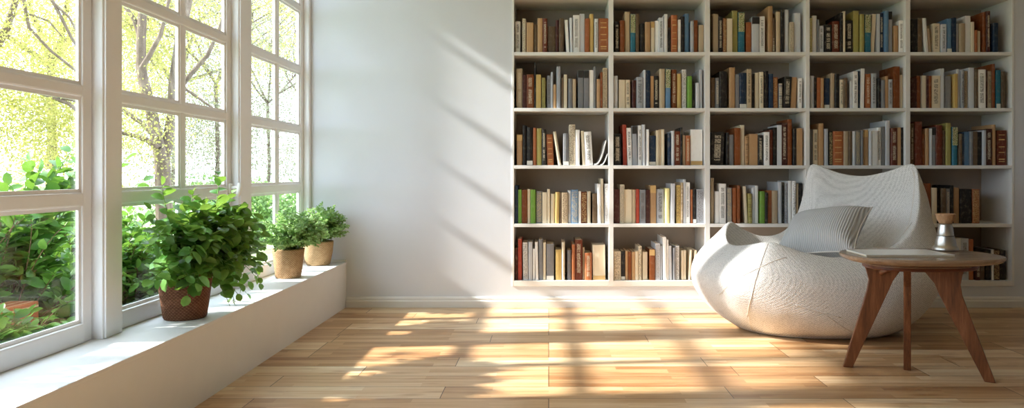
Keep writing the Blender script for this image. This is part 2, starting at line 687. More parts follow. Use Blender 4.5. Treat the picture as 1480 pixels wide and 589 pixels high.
def leaves(base, d, nrm, L, W, fold=0.25, droop=0.25, wprof=(0.72, 0.74)):
    """base, d, nrm: (N,3); L, W: (N,). Returns verts (8N,3), faces."""
    N = len(base)
    d = unit(d)
    s = unit(np.cross(d, nrm))
    n = np.cross(s, d)
    L = L[:, None]; W = W[:, None]

    def row(t, w, lift, dr):
        c = base + d * L * t - n * L * droop * dr
        return c - s * W * w + n * W * lift, c, c + s * W * w + n * W * lift
    l1, m1, r1 = row(0.20, wprof[0], fold * 0.8, 0.03)
    l2, m2, r2 = row(0.50, 1.0, fold, 0.20)
    l3, m3, r3 = row(0.80, wprof[1], fold * 0.6, 0.55)
    tip = base + d * L - n * L * droop
    V = np.stack([base, l1, m1, r1, l2, m2, r2, l3, m3, r3, tip], 1).reshape(-1, 3)
    pat = [(0, 2, 1), (0, 3, 2), (1, 2, 5, 4), (2, 3, 6, 5), (4, 5, 8, 7), (5, 6, 9, 8), (7, 8, 10), (8, 9, 10)]
    Fc = [tuple(11 * i + k for k in q) for i in range(N) for q in pat]
    return V, Fc


def bez(p0, p1, p2, t):
    t = t[:, None]
    return (1 - t) ** 2 * p0 + 2 * t * (1 - t) * p1 + t * t * p2


def sprigs(root, ends, n_leaf, Lr, aspect, lift=0.35, start=0.3, keep=None, stem_r=0.0022, both=False, wander=0.03, wprof=(0.72, 0.74)):
    """leafy shoots from root to each end; returns leaf verts/faces and the stems' MB"""
    B, Dd, Nn, LL = [], [], [], []
    st = MB()
    for e in ends:
        p0 = np.array(root) + rng.normal(0, 0.02, 3) * np.array([1, 1, 0.3])
        p2 = np.array(e)
        span = np.linalg.norm(p2 - p0)
        p1 = p0 * 0.5 + p2 * 0.5 + np.array([0, 0, lift * span]) + rng.normal(0, wander, 3)
        tt = np.linspace(0, 1, 9)
        pts = bez(p0, p1, p2, tt)
        if keep is None or all(keep(q) for q in pts[2:]):
            st.tube(pts, list(np.linspace(stem_r, stem_r * 0.45, 9)), 5, False)
        else:
            continue
        k = n_leaf
        ts = np.clip(np.linspace(start, 1.0, k) + rng.normal(0, 0.012, k), 0, 1)
        pos = bez(p0, p1, p2, ts)
        tan = unit(bez(p0, p1, p2, np.clip(ts + 0.02, 0, 1.02)) - bez(p0, p1, p2, ts - 0.02))
        side0 = unit(np.cross(tan, np.array([0.05, 0.02, 1.0])))
        for i in range(k):
            for sgn in ((1, -1) if both else ((1,) if i % 2 else (-1,))):
                roll = rng.normal(0, 0.7)
                upv = np.cross(side0[i], tan[i])
                sd = side0[i] * math.cos(roll) * sgn + upv * math.sin(roll)
                dirv = tan[i] * rng.uniform(0.25, 0.8) + sd * 0.9 + np.array([0, 0, rng.uniform(-0.25, 0.3)])
                if i == k - 1:
                    dirv = tan[i] + rng.normal(0, 0.2, 3)
                nr = np.array([0, 0, 1.0]) + rng.normal(0, 0.45, 3)
                l = rng.uniform(*Lr) * (1.0 if i < k - 2 else 0.75)
                q = pos[i]
                if keep is not None and (not keep(q) or not keep(q + dirv / np.linalg.norm(dirv) * l)):
                    continue
                B.append(q); Dd.append(dirv); Nn.append(nr); LL.append(l)
    LL = np.array(LL)
    V, Fc = leaves(np.array(B), np.array(Dd), np.array(Nn), LL, LL * aspect * rng.uniform(0.85, 1.15, len(LL)), 0.22, 0.22, wprof)
    return V, Fc, st


def shell_points(c, r, n, zmin=-0.3, inner=0.55):
    out = []
    while len(out) < n:
        v = rng.normal(0, 1, 3)
        v /= np.linalg.norm(v)
        if v[2] < zmin:
            continue
        out.append(np.array(c) + v * np.array(r) * rng.uniform(inner, 1.0))
    return out


def pot(parent, c, prof, mat, soil_r, soil_z):
    m = MB(); m.lathe(prof, (0, 0, 0), 56)
    o = m.build('pot', mat, None)
    o.parent = parent
    s = MB(); s.lathe([(0.001, soil_z + 0.004), (soil_r * 0.6, soil_z + 0.006), (soil_r, soil_z)][::-1], (0, 0, 0), 32)
    o2 = s.build('soil', M['soil'], None)
    o2.parent = parent


def attach(V, c):
    return np.asarray(V) - np.array(c)


def plant_from(parent, c, V, Fc, st, lm, sm):
    raw('foliage', attach(V, c), Fc, lm, parent)
    st.build('stem', sm, parent)


# big round-leaved plant
c1 = (-1.300, 2.638, LEDGE_Z)
p1 = thing('potted_plant', c1, 'large round-leaved green plant spilling from a dark brown woven pot', 'plant')
pot(p1, c1, [(0.001, 0.004), (0.067, 0.0), (0.072, 0.006), (0.081, 0.07), (0.091, 0.15), (0.093, 0.164), (0.093, 0.171), (0.087, 0.172), (0.084, 0.160), (0.082, 0.148), (0.001, 0.150)], M['pot_dark'], 0.081, 0.150)
kp = lambda q: q[0] > -1.372 and q[2] > LEDGE_Z + 0.01 and not ((q[0] - c1[0]) ** 2 + (q[1] - c1[1]) ** 2 < 0.095 ** 2 and q[2] < LEDGE_Z + 0.15)
ends = []
for q in shell_points((-1.235, 2.71, 0.505), (0.15, 0.40, 0.185), 175, -0.6, 0.4):
    ends.append(q)
ends = [e for e in ends if e[0] > -1.365]
V1, F1, S1 = sprigs((-1.295, 2.64, 0.42), ends, 15, (0.038, 0.062), 0.36, 0.3, 0.2, kp, 0.0024)
V = [V1]; Fc = list(F1)
# tall shoots and trailing shoots
tall = [(-1.31, 2.50, 0.74), (-1.28, 2.86, 0.775), (-1.31, 2.72, 0.71), (-1.33, 2.46, 0.66), (-1.27, 2.96, 0.70)]
trail = [(-1.165, 2.76, 0.330), (-1.175, 2.72, 0.290), (-1.14, 2.90, 0.37), (-1.20, 2.68, 0.30), (-1.16, 2.83, 0.32), (-1.14, 2.98, 0.42), (-1.165, 2.86, 0.36), (-1.21, 2.56, 0.40), (-1.24, 2.53, 0.36), (-1.185, 2.78, 0.30), (-1.15, 2.94, 0.34)]
for grp, lf, lr in ((tall, 0.1, (0.03, 0.045)), (trail, 0.55, (0.034, 0.056))):
    v2, f2, s2 = sprigs((-1.28, 2.64, 0.43), grp, 14, lr, 0.42, lf, 0.3, kp, 0.002)
    n0 = sum(len(x) for x in V)
    V.append(v2); Fc += [tuple(n0 + i for i in q) for q in f2]
    S1.add(s2.v, s2.f, True)
plant_from(p1, c1, np.concatenate(V), Fc, S1, M['leaf_pot'], M['stem'])


def bushy(c, prof, pm, label, sr, sz, dome_c, dome_r, n, seed, lm):
    t = thing('potted_plant', c, label, 'plant', 'small bushy plants at the far end of the ledge')
    pot(t, c, prof, pm, sr, sz)
    kk = lambda q: q[0] > -1.375 and q[1] < D - 0.012 and q[2] > LEDGE_Z + 0.05 and not ((q[0] - c[0]) ** 2 + (q[1] - c[1]) ** 2 < (sr + 0.012) ** 2 and q[2] < LEDGE_Z + sz - 0.01)
    en = [e for e in shell_points(dome_c, dome_r, n, -0.45, 0.5) if e[0] > -1.372 and e[1] < D - 0.015]
    v, f, s = sprigs((c[0], c[1], c[2] + sz), en, 16, (0.012, 0.021), 0.36, 0.25, 0.35, kk, 0.0012, True, 0.012)
    plant_from(t, c, v, f, s, lm, M['stem'])
    return t


bushy((-1.290, 3.655, LEDGE_Z), [(0.001, 0.003), (0.057, 0.0), (0.061, 0.005), (0.070, 0.08), (0.077, 0.135), (0.078, 0.143), (0.071, 0.144), (0.068, 0.125), (0.001, 0.125)], M['pot_tan'],
      'small-leaved bushy green plant in a tan woven pot, middle of the ledge', 0.067, 0.127, (-1.27, 3.66, 0.478), (0.17, 0.24, 0.145), 240, 3, M['leaf_fine'])
bushy((-1.300, 4.16, LEDGE_Z), [(0.001, 0.003), (0.060, 0.0), (0.066, 0.008), (0.079, 0.07), (0.084, 0.125), (0.084, 0.134), (0.077, 0.135), (0.074, 0.12), (0.001, 0.12)], M['pot_clay'],
      'small-leaved plant in an ochre clay pot in the corner by the wall', 0.073, 0.122, (-1.265, 4.14, 0.475), (0.15, 0.14, 0.14), 170, 4, M['leaf_fine'])

# ------------------------------------------------------------------ garden
m = MB(); m.box(-60, -1.57, -30, 70, -0.3, -0.06)
g = m.build('ground', M['lawn']); struct(g, 'pale sunlit lawn outside the windows')
m = MB(); m.box(-2.7, -1.57, 1.0, 4.2, -0.06, 0.10, 0.02)
bed = m.build('soil_mound', M['soil']); tag(bed, 'dark soil bed right outside the window', 'soil', None, 'stuff')
m = MB(); m.box(-1.80, -1.70, 1.55, 2.46, 0.10, 0.355, 0.004)
bp = m.build('brick_planter', M['brick'], None, (-1.75, 2.0, 0.10)); tag(bp, 'low red brick planter wall overgrown by shrubs outside', 'planter')


def shrub(c, r, n, label, seed, lr=(0.040, 0.068), mat='leaf_bush', nl=17):
    t = thing('garden_shrub', c, label, 'shrub', 'shrubs right outside the windows')
    kk = lambda q: q[0] < (-1.50 if q[2] > 0.28 else -1.585) and q[2] > 0.10 and not (-1.83 < q[0] < -1.67 and q[1] < 2.49 and q[2] < 0.38)
    dome = (c[0], c[1], c[2] + r[2] * 0.95)
    en = [e for e in shell_points(dome, r, n, -0.55, 0.35) if kk(e)]
    v, f, s = sprigs((c[0], c[1], c[2] + 0.02), en, nl, lr, 0.27, 0.22, 0.25, kk, 0.003, False, 0.04)
    plant_from(t, c, v, f, s, M[mat], M['twig'])
    return t


shrub((-1.86, 2.46, 0.10), (0.33, 0.38, 0.31), 330, 'broad-leaved shrub outside, behind the brick planter', 1, (0.048, 0.08), nl=15)
shrub((-1.88, 1.88, 0.10), (0.33, 0.36, 0.33), 260, 'broad-leaved shrub outside, cut by the frame edge', 2, (0.048, 0.08), nl=15)
shrub((-1.80, 3.02, 0.10), (0.29, 0.36, 0.27), 300, 'dark shrub outside, just behind the large potted plant', 5)
shrub((-1.88, 3.52, 0.10), (0.27, 0.26, 0.23), 150, 'shrub outside behind the post between the far windows', 6)
shrub((-1.61, 2.10, 0.10), (0.10, 0.42, 0.14), 190, 'low leafy shrub between the brick planter and the glass', 7, (0.04, 0.066))
# tall arching shoots over the middle rail
t = thing('garden_shrub', (-1.84, 2.5, 0.12), 'tall arching shoots reaching above the window rail outside', 'shrub', 'shrubs right outside the windows')
kk = lambda q: q[0] < -1.50 and q[2] > 0.28
v, f, s = sprigs((-1.84, 2.5, 0.2), [P(42, 232, 2.62), P(105, 214, 2.72), P(118, 238, 2.75), P(70, 262, 2.65), P(12, 268, 2.5), P(100, 275, 2.7), P(182, 232, 3.0), P(208, 262, 3.1), P(55, 250, 2.6), P(85, 240, 2.66), P(112, 255, 2.72), P(20, 285, 2.5), P(60, 285, 2.6), P(90, 292, 2.66)], 22, (0.05, 0.075), 0.3, 0.12, 0.35, kk, 0.0035, False, 0.03)
plant_from(t, (-1.84, 2.5, 0.12), v, f, s, M['leaf_bush'], M['stem'])


def crown_cloud(c, r, n_cl, per, spread, size, hole=0.0):
    cl = []
    while len(cl) < n_cl:
        v = rng.uniform(-1, 1, 3)
        if np.dot(v, v) > 1:
            continue
        q = np.array(c) + v * np.array(r)
        if mnoise.noise(Vector(q * 1.7)) < hole:
            continue
        cl.append(q)
    cl = np.repeat(np.array(cl), per, 0)
    B = cl + rng.normal(0, spread, cl.shape)
    N = len(B)
    d = unit(rng.normal(0, 1, (N, 3)))
    s = unit(np.cross(d, unit(rng.normal(0, 1, (N, 3)))))
    L = rng.uniform(0.7, 1.25, N)[:, None] * size
    V = np.stack([B, B + d * L * 0.5 - s * L * 0.28, B + d * L, B + d * L * 0.5 + s * L * 0.28], 1).reshape(-1, 3)
    Fc = [(4 * i, 4 * i + 1, 4 * i + 2, 4 * i + 3) for i in range(N)]
    return V, Fc


def grow(mb, p, d, length, r, depth, tips):
    n = 5
    pts = [p]
    dd = d.normalized()
    for i in range(n):
        dd = (dd + Vector(rng.normal(0, 0.16, 3)) + Vector((0, 0, 0.05))).normalized()
        pts.append(pts[-1] + dd * length / n)
    mb.tube(pts, list(np.linspace(r, r * 0.6, n + 1)), 7 if r > 0.02 else 5, False)
    tips.extend(pts[2:])
    if depth > 0:
        for k in range(3 if depth > 1 else 4):
            a = Vector(rng.normal(0, 0.75, 3)) + dd * 0.9 + Vector((0, 0, 0.2))
            grow(mb, pts[-1 if k < 2 else 3], a, length * 0.72, r * 0.58, depth - 1, tips)


def tree(c, label, paths, crown, lm, auto=None, tr=0.05, clusters=()):
    t = thing('garden_tree', c, label, 'tree', 'trees beyond the windows')
    tips = []
    tk = MB()
    for pts, r0, r1 in paths:
        tk.tube(pts, list(np.linspace(r0, r1, len(pts))), 9, False)
    if auto:
        tk.tube([c, (c[0] + 0.05, c[1], c[2] + auto * 0.5), (c[0], c[1] + 0.05, c[2] + auto)], [tr, tr * 0.85, tr * 0.75], 9, False)
        top = Vector((c[0], c[1] + 0.05, c[2] + auto))
        for k in range(5):
            an = k * 1.25 + rng.uniform(0, 0.6)
            grow(tk, top, Vector((math.cos(an) * 0.8, math.sin(an) * 0.8, 0.9)), auto * 0.62, tr * 0.6, 3, tips)
    tk.build('trunk', M['bark'], t)
    V, Fc = [], []
    for (cc, rr, ncl, per, sp, sz, hole) in crown:
        v, f = crown_cloud(cc, rr, ncl, per, sp, sz, hole)
        n0 = sum(len(x) for x in V)
        V.append(v); Fc += [tuple(n0 + i for i in q) for q in f]
    raw('crown', np.concatenate(V) - np.array(c), Fc, lm, t, False)
    return t


q = lambda pts, Y: [P(a, b, Y) for a, b in pts]
g0 = P(238, 372, 8.0); g0.z = -0.08
tree(g0, 'forked grey tree with a pale trunk seen through the middle window', [
    ([g0] + q([(238, 330), (236, 276), (234, 231)], 8.0), 0.095, 0.08),
    (q([(234, 236), (227, 200), (219, 162), (208, 120), (204, 98), (204, 60), (207, 0), (210, -80)], 8.0), 0.068, 0.04),
    (q([(235, 232), (243, 200), (249, 167), (251, 118), (259, 60), (272, 0), (285, -70)], 8.1), 0.066, 0.04),
    (q([(230, 215), (212, 202), (195, 196), (170, 190), (140, 192)], 7.8), 0.032, 0.016),
    (q([(227, 200), (205, 178), (180, 160), (150, 140)], 7.7), 0.03, 0.014),
    (q([(205, 98), (216, 80), (232, 50), (240, 20), (250, -30)], 7.9), 0.03, 0.014),
    (q([(204, 60), (195, 30), (178, 5), (160, -30)], 8.0), 0.03, 0.016),
    (q([(250, 140), (275, 108), (300, 80), (318, 40), (330, 0)], 8.3), 0.03, 0.014),
    (q([(252, 118), (285, 140), (310, 158), (345, 170)], 8.4), 0.018, 0.008)],
    [((-4.45, 9.0, 2.7), (1.5, 0.8, 1.15), 640, 32, 0.10, 0.030, -0.04), ((-4.6, 7.6, 1.25), (0.9, 0.6, 0.5), 110, 26, 0.1, 0.032, -0.05)], M['leaf_tree'])
g1 = P(-60, 420, 6.0); g1.z = -0.08
tree(g1, 'yellow-green tree with thin branches filling the front window', [
    ([g1] + q([(-62, 300), (-50, 180), (-30, 110)], 6.0), 0.09, 0.06),
    (q([(-40, 150), (-10, 118), (20, 122), (60, 134), (100, 150), (128, 174), (150, 190)], 5.9), 0.026, 0.010),
    (q([(60, 134), (85, 140), (110, 146), (132, 140)], 5.9), 0.016, 0.008),
    (q([(-30, 110), (10, 40), (30, -20)], 6.0), 0.04, 0.02),
    (q([(30, -30), (36, 10), (42, 40), (74, 74), (106, 99), (130, 120)], 5.8), 0.015, 0.007),
    (q([(60, -20), (78, 5), (102, 52), (118, 80), (130, 110)], 5.8), 0.015, 0.006),
    (q([(78, 5), (100, 25), (116, 55), (124, 80)], 5.8), 0.01, 0.005),
    (q([(40, 20), (70, 30), (96, 60)], 5.8), 0.009, 0.004)],
    [((-4.5, 6.3, 1.9), (0.95, 0.8, 1.0), 760, 32, 0.09, 0.026, -0.1), ((-4.5, 6.7, 0.95), (0.95, 0.6, 0.55), 260, 30, 0.09, 0.026, -0.15)], M['leaf_tree'])
def far(px, Y, top, label, crown, mat, tr=0.06):
    c = P(px, 300, Y); c.z = -0.08
    return tree(c, label, [], [((c.x + a, c.y + b, z), rr, int(n * 1.3), 30, 0.13, sz * 0.72, hole) for (a, b, z, rr, n, sz, hole) in crown], mat, top, tr)
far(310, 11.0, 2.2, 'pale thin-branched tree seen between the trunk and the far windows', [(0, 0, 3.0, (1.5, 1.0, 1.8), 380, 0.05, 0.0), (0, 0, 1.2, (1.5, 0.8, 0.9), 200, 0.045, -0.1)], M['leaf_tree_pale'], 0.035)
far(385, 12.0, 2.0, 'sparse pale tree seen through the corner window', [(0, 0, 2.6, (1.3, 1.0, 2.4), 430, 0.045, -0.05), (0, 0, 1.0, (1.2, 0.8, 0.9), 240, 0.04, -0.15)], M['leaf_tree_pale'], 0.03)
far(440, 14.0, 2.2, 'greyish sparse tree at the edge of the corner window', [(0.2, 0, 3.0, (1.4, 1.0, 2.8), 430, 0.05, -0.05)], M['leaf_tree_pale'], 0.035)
far(70, 10.5, 2.4, 'yellow tree further back behind the front window', [(0, 0, 2.6, (2.2, 1.0, 1.9), 560, 0.06, -0.02)], M['leaf_tree'], 0.07)
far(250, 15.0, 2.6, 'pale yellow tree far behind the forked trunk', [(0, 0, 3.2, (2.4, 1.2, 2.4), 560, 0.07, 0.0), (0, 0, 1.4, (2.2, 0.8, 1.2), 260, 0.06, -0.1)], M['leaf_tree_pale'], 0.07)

gs = Vector((-4.3, 1.7, -0.08))  # added out-of-view tree; its crown blocks sun from beanbag front and table floor
tree(gs, 'unseen dense tree added to shade the beanbag and floor, beside the window wall', [
    ([gs, (-4.32, 1.72, 1.4), (-4.28, 1.75, 2.9), (-4.3, 1.8, 3.7)], 0.10, 0.06),
    ([(-4.29, 1.74, 2.6), (-4.2, 2.1, 3.4), (-4.3, 2.45, 4.1)], 0.05, 0.02),
    ([(-4.29, 1.74, 2.7), (-4.4, 1.3, 3.5), (-4.3, 1.1, 4.1)], 0.05, 0.02)],
    [((-4.3, 1.75, 4.25), (0.75, 1.05, 0.46), 420, 30, 0.10, 0.075, -0.9), ((-4.3, 2.4, 4.2), (0.6, 0.42, 0.40), 240, 30, 0.07, 0.07, -0.9)], M['leaf_bush'])


def hedge(px, Y, r, label):
    c = P(px, 320, Y); c.z = -0.06
    t = thing('garden_hedge', c, label, 'hedge', 'light hedges far out in the garden')
    V, Fc = crown_cloud((c.x, c.y, r[2] * 0.8), r, 330, 22, 0.09, 0.055, -0.3)
    raw('foliage', V - np.array(c), Fc, M['leaf_light'], t, False)
    s = MB()
    for k in range(5):
        s.tube([c, (c.x + rng.normal(0, 0.25), c.y + rng.normal(0, 0.15), r[2] * rng.uniform(0.8, 1.2))], [0.02, 0.008], 6, False)
    s.build('stem', M['twig'], t)


hedge(375, 9.5, (0.75, 0.5, 0.34), 'light green hedge low in the corner window')
hedge(300, 10.5, (0.9, 0.5, 0.34), 'light green hedge behind the tallest potted plant')
hedge(60, 7.5, (0.9, 0.5, 0.3), 'light green hedge low behind the front shrubs')

# ------------------------------------------------------------------ built-in bookcase
CD = 0.30                              # depth
S0 = F / D                             # pixels per metre on the back wall plane
colx = [(743.0, 879.8), (886.6, 1018.8), (1026.0, 1164.4), (1170.0, 1308.6), (1315.2, 1461.8)]
COLX = [((a - VPX) / S0, (b - VPX) / S0) for a, b in colx]
SHELF_Y = [75.3, 156.0, 238.7, 323.0, 405.2]       # top of each shelf's front edge, in frame pixels
SHELF_Z = [H - (y - VPY) / S0 for y in SHELF_Y]
TH = 0.0195
bc = thing('bookcase', ((BX0 + BX1) / 2, D, BZ0), 'wide white built-in bookcase with five bays of shelves set into the back wall', 'bookcase')


def bpart(name, mat, *a, bev=0.0015):
    q = MB(); q.box(*a, bev)
    return q.build(name, mat, bc)


bpart('back_panel', M['case_back'], BX0, BX1, D + CD, D + CD + 0.012, BZ0, BZ1)
f0 = D - 0.004
bpart('side_panel', M['case'], BX0, COLX[0][0], f0, D + CD, BZ0, BZ1)
bpart('side_panel', M['case'], COLX[4][1], BX1, f0, D + CD, BZ0, BZ1)
for i in range(4):
    bpart('divider', M['case'], COLX[i][1], COLX[i + 1][0], f0, D + CD, BZ0, BZ1)
ZS = [H - (-6.5 - VPY) / S0] + SHELF_Z
for i in range(5):
    bpart('bottom_panel', M['case'], COLX[i][0], COLX[i][1], f0, D + CD, BZ0, SHELF_Z[4], bev=0.0015)
    for z in ZS[:5]:
        bpart('shelf', M['case'], COLX[i][0], COLX[i][1], f0, D + CD, z - TH, z)
    bpart('top_panel', M['case'], COLX[i][0], COLX[i][1], f0, D + CD, BZ1 - 0.02, BZ1)

# ------------------------------------------------------------------ books
HEX = {'W': ('f3f2f0', 'white'), 'G': ('d3d7de', 'pale grey'), 'S': ('b2b6be', 'silver-grey'), 'A': ('808185', 'grey'), 'K': ('23201f', 'black'),
       'N': ('22364f', 'navy'), 'B': ('6287aa', 'blue'), 'T': ('2f7389', 'teal'), 'C': ('e3d6bc', 'cream'), 'Y': ('bb956c', 'tan'),
       'O': ('a8643c', 'rust orange'), 'R': ('82461f', 'brown'), 'D': ('69301c', 'russet'), 'M': ('47201a', 'maroon'), 'L': ('74a040', 'green'),
       'Q': ('aaa25e', 'olive'), 'P': ('e9df9e', 'pale yellow'), 'V': ('ad4432', 'red'), 'U': ('66533f', 'umber'), 'Z': ('d4b570', 'golden yellow'), 'E': ('bfab8e', 'beige')}
ORD = ['first', 'second', 'third', 'fourth', 'fifth', 'sixth', 'seventh', 'eighth', 'ninth', 'tenth', 'eleventh', 'twelfth', 'thirteenth', 'fourteenth',
       'fifteenth', 'sixteenth', 'seventeenth', 'eighteenth', 'nineteenth', 'twentieth', 'twenty-first', 'twenty-second', 'twenty-third']
# one string per compartment; every book: left right top colour style [lean], in units of the zoomed view listed with it
BOOKS = {
 (0, 0): '68 122 215 W d/143 180 190 C s/187 258 232 Y p/262 298 250 U p/300 355 187 Y p/357 402 190 D l/405 487 268 U p/488 522 205 M p/523 573 187 U p/600 634 200 W p -20/640 668 180 G p -8/670 738 152 W d/738 790 137 G p/792 838 190 O p/840 882 142 Z p/890 930 192 W d/935 1043 187 O b',
 (0, 1): '60 112 220 K l/115 163 210 R p/165 222 115 E p/226 278 142 T t/280 312 140 U p/320 372 240 K p/375 432 225 Y p/437 475 218 C t/480 518 210 W p/518 568 180 G d/573 608 145 W p/612 642 280 K l/645 710 155 O b/716 748 200 W s/750 788 165 K p/790 835 135 B p/848 882 215 S p/884 922 205 R p/932 985 255 E p',
 (0, 2): '112 165 140 E p/168 212 170 K l/214 252 188 R s/254 310 190 C p/312 372 105 Q p/376 440 125 T t/456 512 225 O p/516 596 170 G t/597 652 165 W d/682 730 60 Y p/730 752 190 U l/765 810 120 E p/812 852 95 K p/855 898 97 G p/903 948 228 C s/957 1024 130 G p',
 (0, 3): '68 102 185 P s/104 152 157 W p/153 170 200 A p/172 217 265 G d/232 308 250 K l/312 388 215 D l/389 416 130 K p/418 440 115 C p/455 528 205 K l/530 585 108 Q p/595 640 145 Q p/648 706 145 T t/708 748 140 C p 24/776 806 140 G p/808 848 130 N l/849 890 110 B p/892 938 110 S t/948 994 262 Y p/1000 1066 210 W d',
 (0, 4): '85 152 195 K p/155 202 185 U p/228 268 185 W p -26/276 304 290 E p -18/318 388 238 C d/395 445 248 G d/458 508 190 B w/510 548 180 N p/550 580 240 S p/582 645 240 E p/648 702 160 W p/704 736 225 C p/738 770 310 O p/772 815 315 C p/835 868 120 R p/870 912 110 M l/932 985 235 N p',
 (1, 0): '80 143 135 E l/145 186 200 M p/188 262 195 R l/268 284 70 K p/286 337 198 Z p/345 382 232 Q s/400 437 208 A d/438 462 170 S p/466 494 300 Y p/498 540 115 S p/548 572 230 U l/573 608 197 C p/620 662 240 A p/664 700 245 E s/720 780 150 A t/782 836 155 A t/838 882 150 W p/884 908 115 A p/915 950 245 Y p/952 975 175 R p/977 1025 130 E s',
 (1, 1): '50 92 212 G p/103 168 252 C p/170 225 252 C d/240 280 258 M p/284 358 225 S d/360 381 150 G p/382 430 155 N p/432 468 212 Y p/470 522 210 K l/525 580 140 E p/588 640 140 B t/652 708 145 R l/712 753 188 Z p/762 806 145 W s/815 862 215 L p/864 896 285 K p/900 936 285 G p/938 970 145 S p',
 (1, 2): '88 134 230 U p/136 178 232 A l/180 258 165 K p/280 338 125 Y p/342 382 195 A p/386 460 180 N w/462 508 142 E d/510 546 190 K p/548 590 178 C p/596 640 170 C d/642 694 160 K p/696 734 190 N p/738 790 225 O s/795 828 290 A l/838 915 220 K l 26/920 974 225 Y p 10/992 1030 235 W d 4',
 (1, 3): '78 120 210 G p/122 149 222 K p/150 186 230 O p/187 216 235 Y p/230 286 235 N w/290 330 185 E p 6/335 382 190 K p/386 428 250 C d/430 465 235 U p/495 522 260 G p/524 572 165 W d/575 602 160 N p/604 640 135 W p 8/660 716 190 O l/720 772 185 S d/782 815 235 K p/817 852 255 A p/856 888 215 Y p/890 938 248 G d/942 1002 115 R p/1006 1050 200 C p',
 (1, 4): '85 150 235 M p/152 192 210 R p/200 238 208 C p/240 262 210 M p/264 294 212 R p/296 386 210 C d/388 428 135 G p/435 515 210 A p/530 566 190 Z p/568 602 140 G p/604 642 150 S d/645 684 160 E s/688 744 125 G p/748 774 140 U p/776 860 145 W d/862 888 150 M p/890 935 160 E d/938 970 85 R p/975 1020 150 T w/1022 1055 165 U p',
 (2, 0): '85 143 232 Y t/145 184 138 K p/190 252 160 K w/255 288 165 O p/290 344 170 Q p/346 390 180 K l/402 470 232 O b -12/515 548 200 C p -55/566 626 222 A w/628 692 130 C s/697 738 185 W p/768 798 195 C p -18/800 876 205 W d -34',
 (2, 1): '50 130 225 K l/150 190 130 V p -8/196 246 165 W d -12/250 298 145 S t -10/302 346 140 W d/350 380 130 G p -4/388 416 180 W p/420 490 245 N w/492 522 190 C p/524 545 180 E s/546 576 180 C p/612 645 220 N p/648 682 195 G p/684 740 200 D l/742 764 160 K p/768 796 240 E p/798 846 245 O l/852 976 180 W w',
 (2, 2): '88 222 210 K l 14/250 275 212 K p/277 330 235 A p/335 392 165 R p/396 440 135 C p/445 480 250 Y s/485 575 228 Y p/580 632 240 K l/640 694 208 W d/696 736 185 D p/742 780 160 K p/782 830 135 G p/832 888 110 M l/890 940 75 R p/945 978 170 K p/980 1040 170 Y p',
 (2, 3): '75 112 180 A p/115 168 180 C d/170 222 118 Y p/228 268 175 S p/275 310 200 K s/312 424 200 O b/426 474 200 E p/476 512 200 U p/514 548 200 G p/550 602 195 A s/604 626 190 A p/628 684 185 Y t/690 716 195 G p/718 778 192 W p/780 826 160 W d/828 862 150 A p/866 912 88 G p/916 982 165 D l/984 1018 160 Y p/1020 1054 160 K p',
 (2, 4): '84 122 120 U l/124 194 100 D p/200 232 230 R p/235 270 170 Y p/276 302 172 G p/303 342 160 A t/344 415 135 D p/418 450 190 U p/452 505 115 Q p/516 570 155 T t/580 612 225 U p/614 638 210 N p/640 690 205 B p/692 724 200 A p/726 772 200 U p/775 822 205 K p/824 862 188 S p/864 925 175 M l/930 972 130 Y p/985 1085 190 D b',
 (3, 0): '64 98 160 N p/100 136 205 L p/138 192 205 R p/194 226 200 C s/228 280 205 L p/284 348 222 A s/350 398 232 C p/400 430 200 C p/434 478 250 C p 5/482 524 230 Z p 6/530 550 232 U p/552 615 235 E s/620 648 215 W p/650 722 205 B s/724 752 222 W p/754 815 228 D s/817 852 222 C p/870 918 245 U p/926 960 145 W p -8/966 992 92 C p -10/998 1038 145 W s',
 (3, 1): '50 112 200 M p/114 162 152 C s/164 240 205 C p/242 280 205 E p/282 316 200 V p/318 380 205 A d/382 425 205 M p/428 490 160 Y t/495 575 200 S d/582 630 190 P p/636 680 142 G p 6/702 745 160 Z s/748 768 130 E s/770 798 98 G p/800 842 130 W d/850 872 205 O p/874 908 200 K w/910 990 200 S s',
 (3, 2): '90 126 85 E p/134 172 222 W p/174 245 142 W d/258 306 185 A s/314 362 190 O p/364 392 160 R p/444 478 172 C p -20/480 515 245 Q s -5/520 550 185 G d/552 586 165 W p/598 648 222 L p/650 677 235 K p/680 725 215 O p/727 785 215 E p/790 830 125 G p/834 858 130 K p/860 894 135 S s/896 934 115 W p/936 970 115 W s/980 1000 140 E p/1002 1038 140 K p',
 (3, 4): '120 182 140 R p/190 242 185 C p/245 285 190 K p/288 338 190 U p/340 386 195 A l/388 425 160 K p/428 488 185 Y p/490 612 200 K p/615 690 200 O s',
 (4, 0): '62 90 210 M l/92 128 122 V p/142 188 155 W s -5/192 232 150 G p/236 256 215 W d/262 290 150 W p -7/296 334 125 A p -4/336 360 155 C p/365 440 170 A w/455 510 225 Z p/515 545 150 C p/568 608 230 A p/614 642 172 O p/644 715 130 D l/717 736 205 E p/738 805 255 O l/817 938 180 C w -4',
 (4, 1): '50 115 242 C s/118 158 240 K w/160 186 240 Y p/188 220 245 R s/222 254 245 Y p/255 284 240 C p/286 318 192 C s/328 376 250 C p/392 445 220 R t/450 496 165 G s/498 522 190 S p/528 560 102 W p -14/563 582 130 W p -4/586 614 190 G p -8/620 645 205 A w/648 686 190 W s/705 726 235 C p/728 750 235 C p/770 790 225 C p 15/813 834 230 C p 17',
 (4, 4): '395 470 118 W p/472 545 118 G d/547 590 128 O p/600 648 300 M l/655 698 330 U p/700 750 225 K p/757 778 222 W p/780 838 225 M s/845 902 232 K p',
}
XO = [735, 880, 1015, 1160, 1305]
YO = [0, 80, 162, 246, 328]
SHN = ['top shelf', 'second shelf', 'third shelf', 'fourth shelf', 'bottom shelf']
